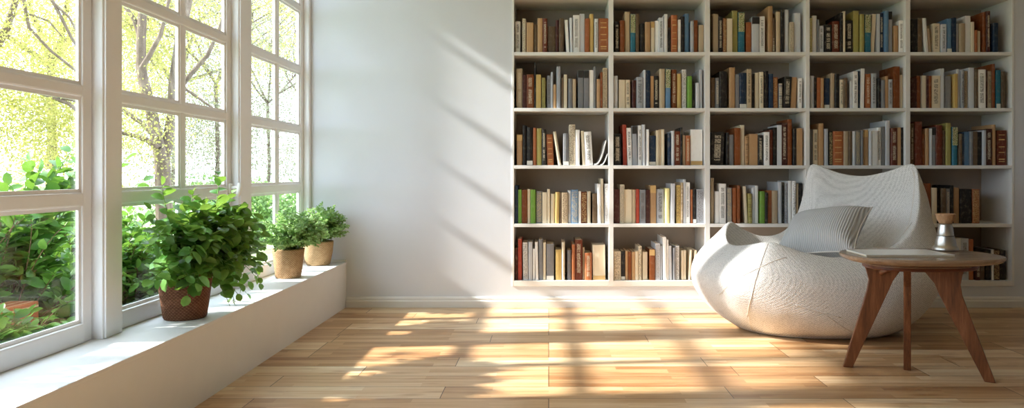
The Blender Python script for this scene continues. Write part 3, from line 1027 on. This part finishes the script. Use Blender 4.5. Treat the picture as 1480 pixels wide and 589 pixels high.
BAY = ['first bay', 'second bay', 'third bay', 'fourth bay', 'fifth bay']

_bm = {}


def book_mat(key, style):
    k = (key, style if style in 'lds' else 'p')
    if k in _bm:
        return _bm[k]
    c = lin(HEX[key][0])
    nm = HEX[key][1].replace(' ', '_').replace('-', '_')
    t = NT(nm + {'l': '_cover_light_print', 'd': '_cover_dark_print', 's': '_cover_patterned', 'p': '_cover'}[k[1]])
    oi = t.n('ShaderNodeObjectInfo')
    tc = t.n('ShaderNodeTexCoord')
    rnd = oi.outputs['Random']
    lo = tuple(x * 0.80 for x in c[:3]) + (1,)
    hi = tuple(min(1.0, x * 1.12) for x in c[:3]) + (1,)
    basec = t.mix(rnd, lo, hi)
    wear = t.noise(tc.outputs['Object'], 35, 4, 0.65)
    basec = t.mix(t.math('MULTIPLY', t.math('SUBTRACT', wear, 0.5, clamp=True), 0.9), basec, lin('cdbfa8'))
    if k[1] in 'lds':
        sp = t.n('ShaderNodeSeparateXYZ')
        t.l(tc.outputs['Generated'], sp.inputs[0])
        gx, gy, gz = sp.outputs
        sb = t.n('ShaderNodeSeparateXYZ')
        t.l(tc.outputs['Object'], sb.inputs[0])
        # printed characters as short strokes running up the spine
        off = t.math('MULTIPLY', rnd, 40.0)
        cm = t.n('ShaderNodeCombineXYZ')
        t.l(t.math('ADD', t.math('MULTIPLY', sb.outputs[2], 560.0), off), cm.inputs[0])
        t.l(t.math('MULTIPLY', gx, 6.0), cm.inputs[1])
        t.l(off, cm.inputs[2])
        ch = t.noise(cm.outputs[0], 1.0, 1, 0.5)
        cw = t.n('ShaderNodeCombineXYZ')
        t.l(t.math('ADD', t.math('MULTIPLY', sb.outputs[2], 34.0), off), cw.inputs[0])
        wd = t.noise(cw.outputs[0], 1.0, 1, 0.5)
        if k[1] == 's':
            mask = t.math('GREATER_THAN', ch, 0.52)
            inx = t.math('LESS_THAN', t.math('ABSOLUTE', t.math('SUBTRACT', gx, 0.5)), 0.42)
            inz = t.math('LESS_THAN', t.math('ABSOLUTE', t.math('SUBTRACT', gz, 0.5)), 0.47)
        else:
            mask = t.math('MULTIPLY', t.math('GREATER_THAN', ch, 0.46), t.math('GREATER_THAN', wd, 0.40))
            inx = t.math('LESS_THAN', t.math('ABSOLUTE', t.math('SUBTRACT', gx, 0.5)), 0.24)
            inz = t.math('LESS_THAN', t.math('ABSOLUTE', t.math('SUBTRACT', gz, 0.52)), 0.38)
        fr = t.math('LESS_THAN', gy, 0.02)
        mk = t.math('MULTIPLY', t.math('MULTIPLY', mask, inx), t.math('MULTIPLY', inz, fr))
        lum = 0.3 * c[0] + 0.6 * c[1] + 0.1 * c[2]
        ink = {'l': lin('d9cdb4'), 'd': lin('46413d'), 's': lin('4a3524') if lum > 0.25 else lin('d8c08a')}[k[1]]
        basec = t.mix(t.math('MULTIPLY', mk, 0.68), basec, ink)
    t.principled(basec, 0.5, 0, None, 0.35)
    _bm[k] = t.m
    return t.m


M['paper'] = paint('book_paper', 'd9cdb6', 0.9, 0.08, 0.1, 120)
M['gold'] = paint('gilt_band', 'd6b070', 0.45, 0.1, 0.05, 80)
M['label_tan'] = paint('tan_spine_label', 'c9a56c', 0.6, 0.05, 0.05, 60)
M['label_white'] = paint('white_spine_label', 'e2ded5', 0.6, 0.05, 0.05, 60)
M['label_black'] = paint('black_spine_label', '2b2826', 0.6, 0.1, 0.05, 60)


def floral():
    t = NT('patterned_spine_label')
    tc = t.n('ShaderNodeTexCoord')
    n = t.noise(tc.outputs['Object'], 160, 2, 0.6)
    col = t.ramp(n, [(0.36, lin('3a3026')), (0.46, lin('7a9a48')), (0.54, lin('d8d2b8')), (0.64, lin('8a5a38'))])
    t.principled(col, 0.55)
    return t.m


M['label_floral'] = floral()


def book_meshes(mb_cover, mb_page, w, dp, h, rnd=0.25):
    """a hardback standing on its tail, spine towards -y; local x across the spine, z up"""
    b = 0.0022
    hw = w / 2
    rr = min(hw * 0.5, 0.006) * rnd * 4
    # cover: spine with a rounded back and two boards, as one closed outline
    out = [(-hw, dp), (-hw, rr)]
    for k in range(5):
        a = PI * k / 4
        out.append((-hw * math.cos(a), rr - rr * math.sin(a)))
    out += [(hw, rr), (hw, dp)]
    inn = [(hw - b, dp), (hw - b, rr + b), (-hw + b, rr + b), (-hw + b, dp)]
    po = []
    for p in out:
        if not po or (abs(po[-1][0] - p[0]) + abs(po[-1][1] - p[1])) > 1e-6:
            po.append(p)
    n, q = len(po), len(inn)
    for z0, z1 in ((0.0, h),):
        vs = [(x, y, z0) for x, y in po] + [(x, y, z1) for x, y in po] + [(x, y, z0) for x, y in inn] + [(x, y, z1) for x, y in inn]
        fs = [(i, i + 1, n + i + 1, n + i) for i in range(n - 1)]
        o2 = 2 * n
        fs += [(o2 + i, o2 + i + 1, o2 + q + i + 1, o2 + q + i) for i in range(q - 1)]
        fs += [(n - 1, o2, o2 + q, 2 * n - 1), (0, n, o2 + 2 * q - 1, o2 + q - 1)]
        fs += [tuple(range(n, 2 * n)) + tuple(o2 + q + i for i in range(q)), tuple(range(n - 1, -1, -1)) + tuple(o2 + i for i in range(q - 1, -1, -1))]
        mb_cover.add(vs, fs)
    mb_page.box(-hw + b, hw - b, rr + b, dp - 0.004, 0.003, h - 0.0035)


recs = []
for (r, c), s in BOOKS.items():
    sc = 6.694 if r == 4 else 7.18
    xo = 1320 if (c == 4 and r >= 3) else XO[c]
    for k, e in enumerate(s.split('/')):
        p = e.split()
        x0, x1, tp = (float(v) for v in p[:3])
        lean = float(p[5]) if len(p) > 5 else 0.0
        px0, px1, py = xo + x0 / sc, xo + x1 / sc, YO[r] + tp / sc
        recs.append(dict(r=r, c=c, k=k, n=len(s.split('/')), x0=px0, x1=px1, top=py, hgt=SHELF_Y[r] - py, col=p[3], st=p[4], lean=lean / sc, area=(px1 - px0) * (SHELF_Y[r] - py)))
# leaning books: keep every neighbour clear of them at the foot and at the lower of the two tops
for a, b in zip(recs, recs[1:]):
    if (a['r'], a['c']) != (b['r'], b['c']):
        continue
    if b['x0'] < a['x1']:
        b['x0'] = a['x1']
    hm = min(a['hgt'], b['hgt'])
    gap = (b['x0'] + b['lean'] * hm / b['hgt']) - (a['x1'] + a['lean'] * hm / a['hgt'])
    if gap < 0.05:
        need = 0.05 - gap
        if b['lean'] < 0:
            b['lean'] = min(0.0, b['lean'] + need * b['hgt'] / hm)
        elif a['lean'] > 0:
            a['lean'] = max(0.0, a['lean'] - need * a['hgt'] / hm)
order = sorted(range(len(recs)), key=lambda i: -recs[i]['area'])
solo = set(order[:300])
rest = MB(); restp = MB()
avg_h = sum(b['hgt'] for b in recs) / len(recs)
restmats, restidx = [], []
for i, b in enumerate(recs):
    r, c = b['r'], b['c']
    rs = random.Random(i * 13 + 5)
    yoff = rs.choice([0.014, 0.018, 0.021, 0.025, 0.030])
    if r == 4 and c == 4 and b['k'] < 3:
        yoff = 0.03
    zs = SHELF_Z[r] if r < 4 else SHELF_Z[4]
    s = F / (D + yoff)
    sx = F / (D + 0.021)
    X0, X1 = (b['x0'] - VPX) / sx, (b['x1'] - VPX) / sx
    X0 = max(X0, COLX[c][0] + 0.001)
    X1 = min(X1, COLX[c][1] - 0.001)
    w = X1 - X0 - 0.0006
    h = (b['hgt'] / s) if r != 4 else min(0.285, b['hgt'] / s)
    h = max(0.1, min(h, 0.275)) + 0.001
    dp = min(0.125 + 0.35 * h + rs.uniform(-0.02, 0.03), CD - yoff - 0.02)
    ln = b['lean'] / s
    w2 = w
    ang = math.atan2(ln, h)
    loc = Vector(((X0 + X1) / 2, D + yoff, zs + 0.0005))
    if abs(ang) > 0.01:                # turn about the lower edge that stays on the shelf
        w2 = w * math.cos(ang)
        loc.z += w2 / 2 * abs(math.sin(ang))
    b['loc'], b['ang'] = loc, ang
    if i in solo:
        hexn, cname = HEX[b['col']]
        tall = 'tall ' if b['hgt'] > avg_h * 1.14 else 'short ' if b['hgt'] < avg_h * 0.84 else ''
        slim = 'slim ' if w < 0.020 else 'thick ' if w > 0.040 else ''
        what = {'p': 'book', 'l': 'book with pale spine print', 'd': 'book with dark spine print', 's': 'book with patterned spine', 'b': 'book with gilt bands',
                't': 'book with contrasting spine top', 'w': 'book with labelled spine foot'}[b['st']]
        lean = 'leaning ' if abs(b['ang']) > 0.05 else ''
        lab = '%s%s%s%s %s, %s from left, %s, %s' % (lean, tall, slim, cname, what, ORD[b['k']], SHN[r], BAY[c])
        o = thing('book', loc, lab, 'book', 'books on the %s, %s' % (SHN[r], BAY[c]))
        o.rotation_euler = (0, ang, 0)
        mc, mp = MB(), MB()
        book_meshes(mc, mp, w2, dp, h, rs.choice([0.05, 0.15, 0.25]))
        for mb, nm, mt in ((mc, 'cover', book_mat(b['col'], b['st'])), (mp, 'page_block', M['paper'])):
            q = raw(nm, mb.v, mb.f, mt, o, False)
        hw = w2 / 2
        e = 0.0008
        if b['st'] == 'b':
            for zz in (0.10, 0.16, 0.36, 0.52, 0.72, 0.86):
                q = MB(); q.box(-hw * 0.62, hw * 0.62, -e, 0.002, h * zz, h * zz + (0.006 if zz in (0.16, 0.72) else 0.0035))
                q2 = raw('spine_band', q.v, q.f, M['gold'], o, False)
        elif b['st'] == 't':
            q = MB(); q.box(-hw * 0.97, hw * 0.97, -e, 0.003, h * (0.52 if b['col'] in 'TB' else 0.80), h - 0.002)
            raw('spine_label', q.v, q.f, M['label_floral'] if b['col'] in 'TB' else M['label_tan'] if b['col'] in 'CRY' else M['label_black'], o, False)
        elif b['st'] == 'w':
            q = MB(); q.box(-hw * 0.95, hw * 0.95, -e, 0.003, 0.002, h * 0.12)
            raw('spine_label', q.v, q.f, M['label_tan'] if b['col'] in 'CW' else M['label_white'], o, False)
    else:
        mt = book_mat(b['col'], b['st'])
        if mt not in restmats:
            restmats.append(mt)
        mc, mp = MB(), MB()
        book_meshes(mc, mp, w2, dp, h, 0.15)
        R = Matrix.Translation(loc) @ Matrix.Rotation(ang, 4, 'Y')
        rest.add([R @ Vector(v) for v in mc.v], mc.f)
        restidx += [restmats.index(mt)] * len(mc.f)
        restp.add([R @ Vector(v) for v in mp.v], mp.f)
if rest.v:
    if M['paper'] not in restmats:
        restmats.append(M['paper'])
    rest.add(restp.v, restp.f)
    restidx += [restmats.index(M['paper'])] * len(restp.f)
    o = raw('narrow_books', rest.v, rest.f, None, None, False)
    for mt in restmats:
        o.data.materials.append(mt)
    o.data.polygons.foreach_set('material_index', restidx)
    tag(o, 'the thinnest books squeezed between the larger ones on all the shelves', 'books', None, 'stuff')

# two limp white booklets bowed against the divider on the third shelf
for j, (px, py, w_, nm) in enumerate(((877.5, 203, 0.020, 'limp white booklet bowed upright against the divider, third shelf, first bay'),
                                     (879.3, 222, 0.012, 'second limp white booklet lying under the bowed one, third shelf, first bay'))):
    Y0 = D + 0.02
    a = P(859 + 9 * j, 238.5, Y0); bq = P(px - 3.5 - (0 if j == 0 else 0), py, Y0)
    x0, x1, z0, z1 = a.x, COLX[0][1] - 0.004 - 0.008 * (1 - j), SHELF_Z[2], bq.z
    o = thing('booklet', (x0, Y0, z0), nm, 'booklet', 'limp booklets on the third shelf')
    prof = []
    for k in range(9):
        u = k / 8
        prof.append((x0 + (x1 - x0) * (u ** 0.8), z0 + 0.001 + (z1 - z0) * (u ** 2.0)))
    th = w_ * 0.45
    vs, fs = [], []
    for k, (x, z) in enumerate(prof):
        tx, tz = prof[min(k + 1, 8)][0] - prof[max(k - 1, 0)][0], prof[min(k + 1, 8)][1] - prof[max(k - 1, 0)][1]
        l = math.hypot(tx, tz); nx, nz = -tz / l, tx / l
        tk = th * (1.0 if k < 8 else 0.5)
        for yy in (Y0, Y0 + 0.17):
            vs.append((x, yy, z)); vs.append((x + nx * tk, yy, z + nz * tk))
    for k in range(8):
        A = 4 * k; Bq = 4 * (k + 1)
        fs += [(A, Bq, Bq + 1, A + 1), (A + 2, A + 3, Bq + 3, Bq + 2), (A, A + 2, Bq + 2, Bq), (A + 1, Bq + 1, Bq + 3, A + 3)]
    fs += [(0, 1, 3, 2), (32, 34, 35, 33)]
    q = MB(); q.add(vs, fs, False)
    q.build('page_block', M['white_gloss'], o)

# ------------------------------------------------------------------ beanbag chair
RINGS = [
    [(0.94, 3.76, 0), (1.02, 3.55, 0), (1.24, 3.46, 0), (1.48, 3.46, 0), (1.68, 3.55, 0), (1.74, 3.76, 0), (1.66, 3.95, 0), (1.48, 4.02, 0), (1.32, 4.04, 0), (1.15, 4.02, 0), (1, 3.95, 0)],
    [(0.8, 3.77, 0.07), (0.91, 3.45, 0.06), (1.22, 3.33, 0.05), (1.52, 3.33, 0.05), (1.78, 3.46, 0.07), (1.88, 3.76, 0.09), (1.78, 4.03, 0.08), (1.52, 4.12, 0.07), (1.3, 4.14, 0.07), (1.08, 4.12, 0.07), (0.88, 4, 0.07)],
    [(0.67, 3.78, 0.24), (0.82, 3.37, 0.23), (1.22, 3.26, 0.2), (1.54, 3.26, 0.21), (1.86, 3.38, 0.25), (2, 3.75, 0.28), (1.9, 4.1, 0.28), (1.54, 4.22, 0.25), (1.3, 4.22, 0.24), (1.04, 4.2, 0.24), (0.77, 4.04, 0.25)],
    [(0.73, 3.77, 0.34), (0.91, 3.38, 0.37), (1.24, 3.26, 0.32), (1.54, 3.27, 0.33), (1.83, 3.41, 0.4), (1.985, 3.73, 0.52), (1.9, 4.06, 0.54), (1.5, 4.2, 0.52), (1.36, 4.2, 0.36), (1.08, 4.18, 0.36), (0.84, 4, 0.45)],
    [(0.86, 3.72, 0.4), (1.03, 3.41, 0.475), (1.27, 3.36, 0.385), (1.51, 3.36, 0.41), (1.76, 3.46, 0.52), (1.86, 3.73, 0.865), (1.66, 3.95, 0.735), (1.435, 4.08, 0.87), (1.4, 4.12, 0.44), (1.13, 4.1, 0.42), (0.965, 3.96, 0.565)],
    [(1, 3.74, 0.3), (1.12, 3.58, 0.32), (1.28, 3.5, 0.29), (1.47, 3.51, 0.31), (1.69, 3.61, 0.42), (1.8, 3.71, 0.62), (1.63, 3.87, 0.58), (1.46, 3.98, 0.62), (1.33, 4, 0.38), (1.17, 3.98, 0.31), (1.05, 3.89, 0.34)],
    [(1.15, 3.75, 0.21), (1.21, 3.67, 0.21), (1.32, 3.64, 0.2), (1.46, 3.65, 0.21), (1.57, 3.68, 0.27), (1.63, 3.72, 0.31), (1.53, 3.79, 0.29), (1.43, 3.86, 0.29), (1.35, 3.88, 0.26), (1.26, 3.87, 0.22), (1.19, 3.83, 0.22)],
]
bag = thing('beanbag_chair', (1.34, 3.75, 0), 'large white knitted beanbag lounge chair with a high pointed back', 'beanbag chair')


def bag_mesh():
    bm = bmesh.new()
    rv = [[bm.verts.new(p) for p in ring] for ring in RINGS]
    n = 11
    cb = bm.verts.new((1.34, 3.75, 0)); ct = bm.verts.new((1.36, 3.74, .19))
    for i in range(len(RINGS) - 1):
        for k in range(n):
            bm.faces.new((rv[i][k], rv[i][(k + 1) % n], rv[i + 1][(k + 1) % n], rv[i + 1][k]))
    for k in range(n):
        bm.faces.new((cb, rv[0][(k + 1) % n], rv[0][k]))
        bm.faces.new((ct, rv[-1][k], rv[-1][(k + 1) % n]))
    cl = bm.edges.layers.float.new('crease_edge')
    bm.edges.ensure_lookup_table()
    for k in range(n):
        e = bm.edges.get((rv[4][k], rv[4][(k + 1) % n]))
        e[cl] = 0.5
        e = bm.edges.get((rv[0][k], rv[0][(k + 1) % n]))
        e[cl] = 0.55
    for k in (1, 5, 7):
        for i in (3, 4):
            e = bm.edges.get((rv[i][k], rv[i + 1][k]))
            e[cl] = 0.42
    bm.edges.get((rv[4][10], rv[5][10]))[cl] = 0.25
    for k in (1, 3):
        for i in (1, 2, 3):
            e = bm.edges.get((rv[i][k], rv[i + 1][k]))
            e[cl] = max(e[cl], 0.35)
    bmesh.ops.recalc_face_normals(bm, faces=list(bm.faces))
    me = bpy.data.meshes.new('cushion_body')
    bm.to_mesh(me)
    bm.free()
    o = bpy.data.objects.new('cushion_body', me)
    COL.objects.link(o)
    md = o.modifiers.new('sub', 'SUBSURF')
    md.levels = 4
    md.render_levels = 4
    dg = bpy.context.evaluated_depsgraph_get()
    me2 = bpy.data.meshes.new_from_object(o.evaluated_get(dg))
    o.modifiers.clear()
    o.data = me2
    me2.name = 'cushion_body'
    me2.polygons.foreach_set('use_smooth', [True] * len(me2.polygons))
    me2.materials.clear()
    me2.materials.append(M['knit'])
    # small sags and pull lines of a filled bag
    for v in me2.vertices:
        p = v.co
        if p.z > 0.01:
            a = mnoise.noise(Vector((p.x * 4.0, p.y * 4.0, p.z * 5.0))) * 0.008 + mnoise.noise(Vector((p.x * 11, p.y * 11, p.z * 7 + 4))) * 0.0025
            v.co = p + v.normal * a
        if v.co.z < 0.001:
            v.co.z = 0.001
    return o


body = bag_mesh()
body.parent = bag
body.location = -Vector(bag.location)
from mathutils.bvhtree import BVHTree
bpy.context.view_layer.update()
bvh = BVHTree.FromPolygons([v.co for v in body.data.vertices], [tuple(p.vertices) for p in body.data.polygons])


def seam(pts, r=0.0022):
    """a sewn seam lying on the cover: way points are dropped onto the nearest skin"""
    out = []
    P_ = [Vector(p) for p in pts]
    for i in range(len(P_) - 1):
        for k in range(24):
            q = P_[i].lerp(P_[i + 1], k / 14)
            loc, nor, _, _ = bvh.find_nearest(q)
            out.append(loc + nor * r * 0.05)
    loc, nor, _, _ = bvh.find_nearest(P_[-1])
    out.append(loc + nor * r * 0.05)
    m = MB(); m.tube(out, r, 6)
    o = m.build('seam', M['seam'], bag)
    return o


def on(px, py):
    d = (P(px, py, 1.0) - Vector((0, 0, H))).normalized()
    loc, nor, _, _ = bvh.ray_cast(Vector((0, 0, H)), d)
    return loc if loc is not None else P(px, py, 3.5)


seam([on(1110, 352), on(1098, 385), on(1083, 440), on(1080, 490)])
seam([on(1006, 440), on(1040, 425), on(1100, 385)])
seam([on(1150, 440), on(1190, 452), on(1235, 480)])
seam([on(1262, 356), on(1290, 354), on(1308, 335), on(1322, 260)])

# ------------------------------------------------------------------ pillow
pil = thing('pillow', (1.40, 3.60, 0.46), 'grey finely ribbed throw pillow on the white beanbag', 'pillow')


def pillow_mesh(hx, hy, th, n=28):
    vs, fs = [], []
    for side in (1, -1):
        b0 = len(vs)
        for i in range(n + 1):
            for j in range(n + 1):
                u, v = -1 + 2 * i / n, -1 + 2 * j / n
                pu = 1 - 0.10 * (1 - v * v) * abs(u) ** 3
                x = hx * u * (1 - 0.09 * (1 - v * v))
                y = hy * v * (1 - 0.09 * (1 - u * u))
                z = th * side * ((1 - u ** 4) ** 0.6) * ((1 - v ** 4) ** 0.6) * (0.75 + 0.25 * math.cos(u * 1.3) * math.cos(v * 1.3))
                z += 0.005 * mnoise.noise(Vector((x * 14, y * 14, side)))*(1 - u * u) * (1 - v * v)
                vs.append((x, y, z))
        for i in range(n):
            for j in range(n):
                a = b0 + i * (n + 1) + j
                fs.append((a, a + n + 1, a + n + 2, a + 1) if side > 0 else (a, a + 1, a + n + 2, a + n + 1))
    return vs, fs


hx, hy = 0.205, 0.165
vs, fs = pillow_mesh(hx, hy, 0.095)
pc = raw('pillow_cover', vs, fs, M['ribbed'], pil)
edge = []
for a in range(97):
    t_ = a / 96 * 4
    u, v = [(lambda s: (-1 + 2 * s, -1)), (lambda s: (1, -1 + 2 * s)), (lambda s: (1 - 2 * s, 1)), (lambda s: (-1, 1 - 2 * s))][min(3, int(t_))](t_ - min(3, int(t_)))
    edge.append((hx * u * (1 - 0.09 * (1 - v * v)), hy * v * (1 - 0.09 * (1 - u * u)), 0))
m = MB(); m.tube(edge, 0.0035, 6, False)
raw('piping', m.v, m.f, M['seam'], pil)
# local z = face normal, local x = towards the upper far corner
yx = Vector((0.52, 0.62, 0.58)).normalized()
xx = Vector((0.72, -0.66, 0.19)); xx = (xx - yx * xx.dot(yx)).normalized()
zx = xx.cross(yx)
R = Matrix((xx, yx, zx)).transposed().to_4x4()
pil.matrix_world = Matrix.Translation(P(1188, 336, 3.605)) @ R

# ------------------------------------------------------------------ side table
TZ = 0.47
TC = Vector((1.421, 2.84, TZ))
tb = thing('side_table', (TC.x, TC.y, 0), 'small three-legged walnut side table with a rounded top beside the beanbag', 'side table')


def outline(a, b, n=72, e=2.5):
    out = []
    for k in range(n):
        t_ = 2 * PI * k / n
        c_, s_ = math.cos(t_), math.sin(t_)
        x = a * math.copysign(abs(c_) ** (2 / e), c_)
        y = b * math.copysign(abs(s_) ** (2 / e), s_)
        out.append((x * (1 - 0.06 * (y / b)), y))
    return out


def slab(prof, a, b, c, e=2.5):
    """stack of outlines; prof = [(scale-in, z)]"""
    m = MB()
    n = 72
    vs, fs = [], []
    for ins, z in prof:
        o = outline(a - ins, b - ins, n, e)
        vs += [(c.x + x, c.y + y, z) for x, y in o]
    for i in range(len(prof) - 1):
        for k in range(n):
            fs.append((i * n + k, i * n + (k + 1) % n, (i + 1) * n + (k + 1) % n, (i + 1) * n + k))
    fs += [tuple(range(n - 1, -1, -1)), tuple((len(prof) - 1) * n + k for k in range(n))]
    m.add(vs, fs)
    return m


top = slab([(0.055, TZ - 0.030), (0.016, TZ - 0.022), (0.003, TZ - 0.013), (0.0, TZ - 0.008), (0.0, TZ - 0.003), (0.003, TZ)], 0.287, 0.222, TC).build('tabletop', M['table_top'], tb)
slab([(0.004, TZ - 0.052), (0.0, TZ - 0.048), (0.0, TZ - 0.030)], 0.205, 0.150, TC, 2.3).build('apron', M['apron'], tb)
m = MB()
rim = [(TC.x + x, TC.y + y, TZ - 0.0365) for x, y in outline(0.2062, 0.1512, 72, 2.3)]
m.tube(rim[35:62], 0.0018, 6)
m.build('inlay_line', M['table_top'], tb)


def leg(foot, c, shape, th):
    """board leg in the upright plane from c to foot; shape: (fraction from foot 0 .. apron 1.., z)"""
    f, c = Vector(foot), Vector((c[0], c[1], 0))
    ax = Vector((c.x - f.x, c.y - f.y, 0)); ln = ax.length; ax.normalize()
    nrm = Vector((-ax.y, ax.x, 0))
    m = MB()
    m.prism([f + ax * a + Vector((0, 0, z)) for a, z in shape], nrm * th)
    return m.build('leg', M['walnut'], tb, None, 0.003)


zt = TZ - 0.030
# boards that flare under the top: outer edge, then inner edge
def board(run, wid, flare_in, flare_out, wk):
    return [(0.0, 0.0), (0.036, 0.0), (run + wid * 0.95, zt - 0.125), (run + wid + 0.012, zt - 0.085), (run + wid + flare_in * 0.45, zt - 0.045), (run + wid + flare_in, zt - 0.018), (run + wid + flare_in, zt),
            (run - flare_out, zt), (run - flare_out * 0.35, zt - 0.045), (run - 0.002, zt - 0.085), (run - 0.008, zt - 0.125)]


leg((1.190, 2.985, 0), (1.49, 2.88), board(0.098, 0.074, 0.085, 0.034, 0), 0.030)
leg((1.668, 2.752, 0), (1.35, 2.93), board(0.116, 0.074, 0.095, 0.024, 0), 0.032)
leg((1.432, 2.945, 0), (1.264, 2.6), [(0.0, 0.0), (0.03, 0.0), (0.098, zt - 0.1), (0.13, zt - 0.03), (0.13, zt), (0.03, zt), (0.045, zt - 0.1)], 0.027)
# braces from the legs to the apron
m = MB(); m.tube([(1.315, 2.93, TZ - 0.085), (1.36, 2.90, TZ - 0.06), (1.40, 2.88, TZ - 0.048)], [0.012, 0.010, 0.007], 8)
m.build('brace', M['walnut'], tb)
m = MB(); m.tube([(1.575, 2.84, TZ - 0.09), (1.545, 2.87, TZ - 0.062), (1.515, 2.89, TZ - 0.048)], [0.009, 0.008, 0.006], 8)
m.build('brace', M['walnut'], tb)

# magazine lying on the table
mg = thing('magazine', (1.36, 2.85, TZ), 'thin closed white magazine lying flat on the side table', 'magazine')
a0, a1 = P(1243, 371.5, 2.78), P(1372, 371.5, 2.78)
m = MB()
sk = 0.02
zb = TZ + 0.0006
quad = [(a0.x + 0.004, 2.735), (a1.x - 0.003, 2.735), (a1.x - 0.012, 2.93), (a0.x + 0.008, 2.93)]
for z0_, z1_, nm, mt in ((zb, zb + 0.0055, 'page_block', M['paper']), (zb + 0.0055, zb + 0.0072, 'cover', M['white_gloss'])):
    q = MB()
    k = 0.002 if nm == 'page_block' else 0.0
    cx_ = sum(p[0] for p in quad) / 4; cy_ = sum(p[1] for p in quad) / 4
    qq = [(p[0] + (cx_ - p[0]) * k * 4, p[1] + (cy_ - p[1]) * k * 4) for p in quad]
    q.add([(x, y, z0_) for x, y in qq] + [(x, y, z1_) for x, y in qq], [(3, 2, 1, 0), (4, 5, 6, 7), (0, 1, 5, 4), (1, 2, 6, 5), (2, 3, 7, 6), (3, 0, 4, 7)])
    q.build(nm, mt, mg)

# hourglass vase
VC = P(1366.5, 364.0, 2.955); VC.z = TZ + 0.0008
va = thing('vase', VC, 'hourglass-shaped silver vase with a wooden cup top on the side table', 'vase')
u = 2.955 / F
pr = lambda px, py: (abs(px) * u, (366.5 - py) * u * 1.0)
m = MB(); m.lathe([(0.001, 0.0)] + [pr(r, y) for r, y in ((17.0, 366.5), (17.6, 365.0), (17.3, 362.5), (15.0, 359.8), (14.2, 358.8), (13.2, 352), (11.6, 346.0), (11.5, 345.2), (10.9, 344.6), (10.2, 337), (8.9, 330), (8.6, 327.8))] + [(0.001, (366.5 - 327.8) * u)], (0, 0, 0), 56)
o = m.build('metal_body', M['silver']); o.parent = va
m = MB(); m.lathe([(0.001, (366.5 - 327.6) * u)] + [pr(r, y) for r, y in ((8.6, 327.6), (9.2, 325.5), (11.6, 321.0), (12.7, 316.5), (13.3, 314.8), (13.3, 313.6), (12.6, 313.4), (11.6, 315.5), (9.0, 320))] + [(0.001, (366.5 - 321) * u)], (0, 0, 0), 56)
o = m.build('wooden_cup', M['cup_wood']); o.parent = va
m = MB(); m.lathe([pr(11.75, 345.6), pr(11.75, 344.9), pr(11.2, 344.6)], (0, 0, 0), 56)
o = m.build('groove_ring', M['silver_dark']); o.parent = va

# ------------------------------------------------------------------ light
sun = bpy.data.lights.new('sun', 'SUN')
sun.energy = 12.5
sun.angle = math.radians(2.0)
sun.color = (1.0, 0.96, 0.91)
so = bpy.data.objects.new('sun', sun)
COL.objects.link(so)
so.location = (-8, 0, 6)
so.rotation_euler = Vector((7.8, 0.80, -5.2)).to_track_quat('-Z', 'Y').to_euler()

w = bpy.data.worlds.new('sky')
SC.world = w
w.use_nodes = True
nt = w.node_tree
bg = nt.nodes['Background']
bg.inputs[0].default_value = (0.74, 0.86, 1.0, 1)
bg.inputs[1].default_value = 5.0


def portal(name, loc, rot, sx, sy):
    a = bpy.data.lights.new(name, 'AREA')
    a.shape = 'RECTANGLE'
    a.size, a.size_y = sx, sy
    a.cycles.is_portal = True
    o = bpy.data.objects.new(name, a)
    COL.objects.link(o)
    o.location = loc
    o.rotation_euler = rot


portal('sky_portal', (-1.46, 2.2, 1.24), (0, -PI / 2, 0), 1.98, 4.2)

SC.view_settings.view_transform = 'Standard'
SC.view_settings.look = 'None'
SC.view_settings.gamma = 1.0
SC.view_settings.use_curve_mapping = False
SC.view_settings.exposure = 0.36
SC.cycles.use_denoising = True
SC.cycles.denoiser = 'OPENIMAGEDENOISE'
SC.cycles.max_bounces = 8
SC.cycles.diffuse_bounces = 5
SC.cycles.glossy_bounces = 3
SC.cycles.transmission_bounces = 4
SC.cycles.transparent_max_bounces = 16
SC.cycles.sample_clamp_indirect = 8.0
SC.cycles.caustics_reflective = False
SC.cycles.caustics_refractive = False
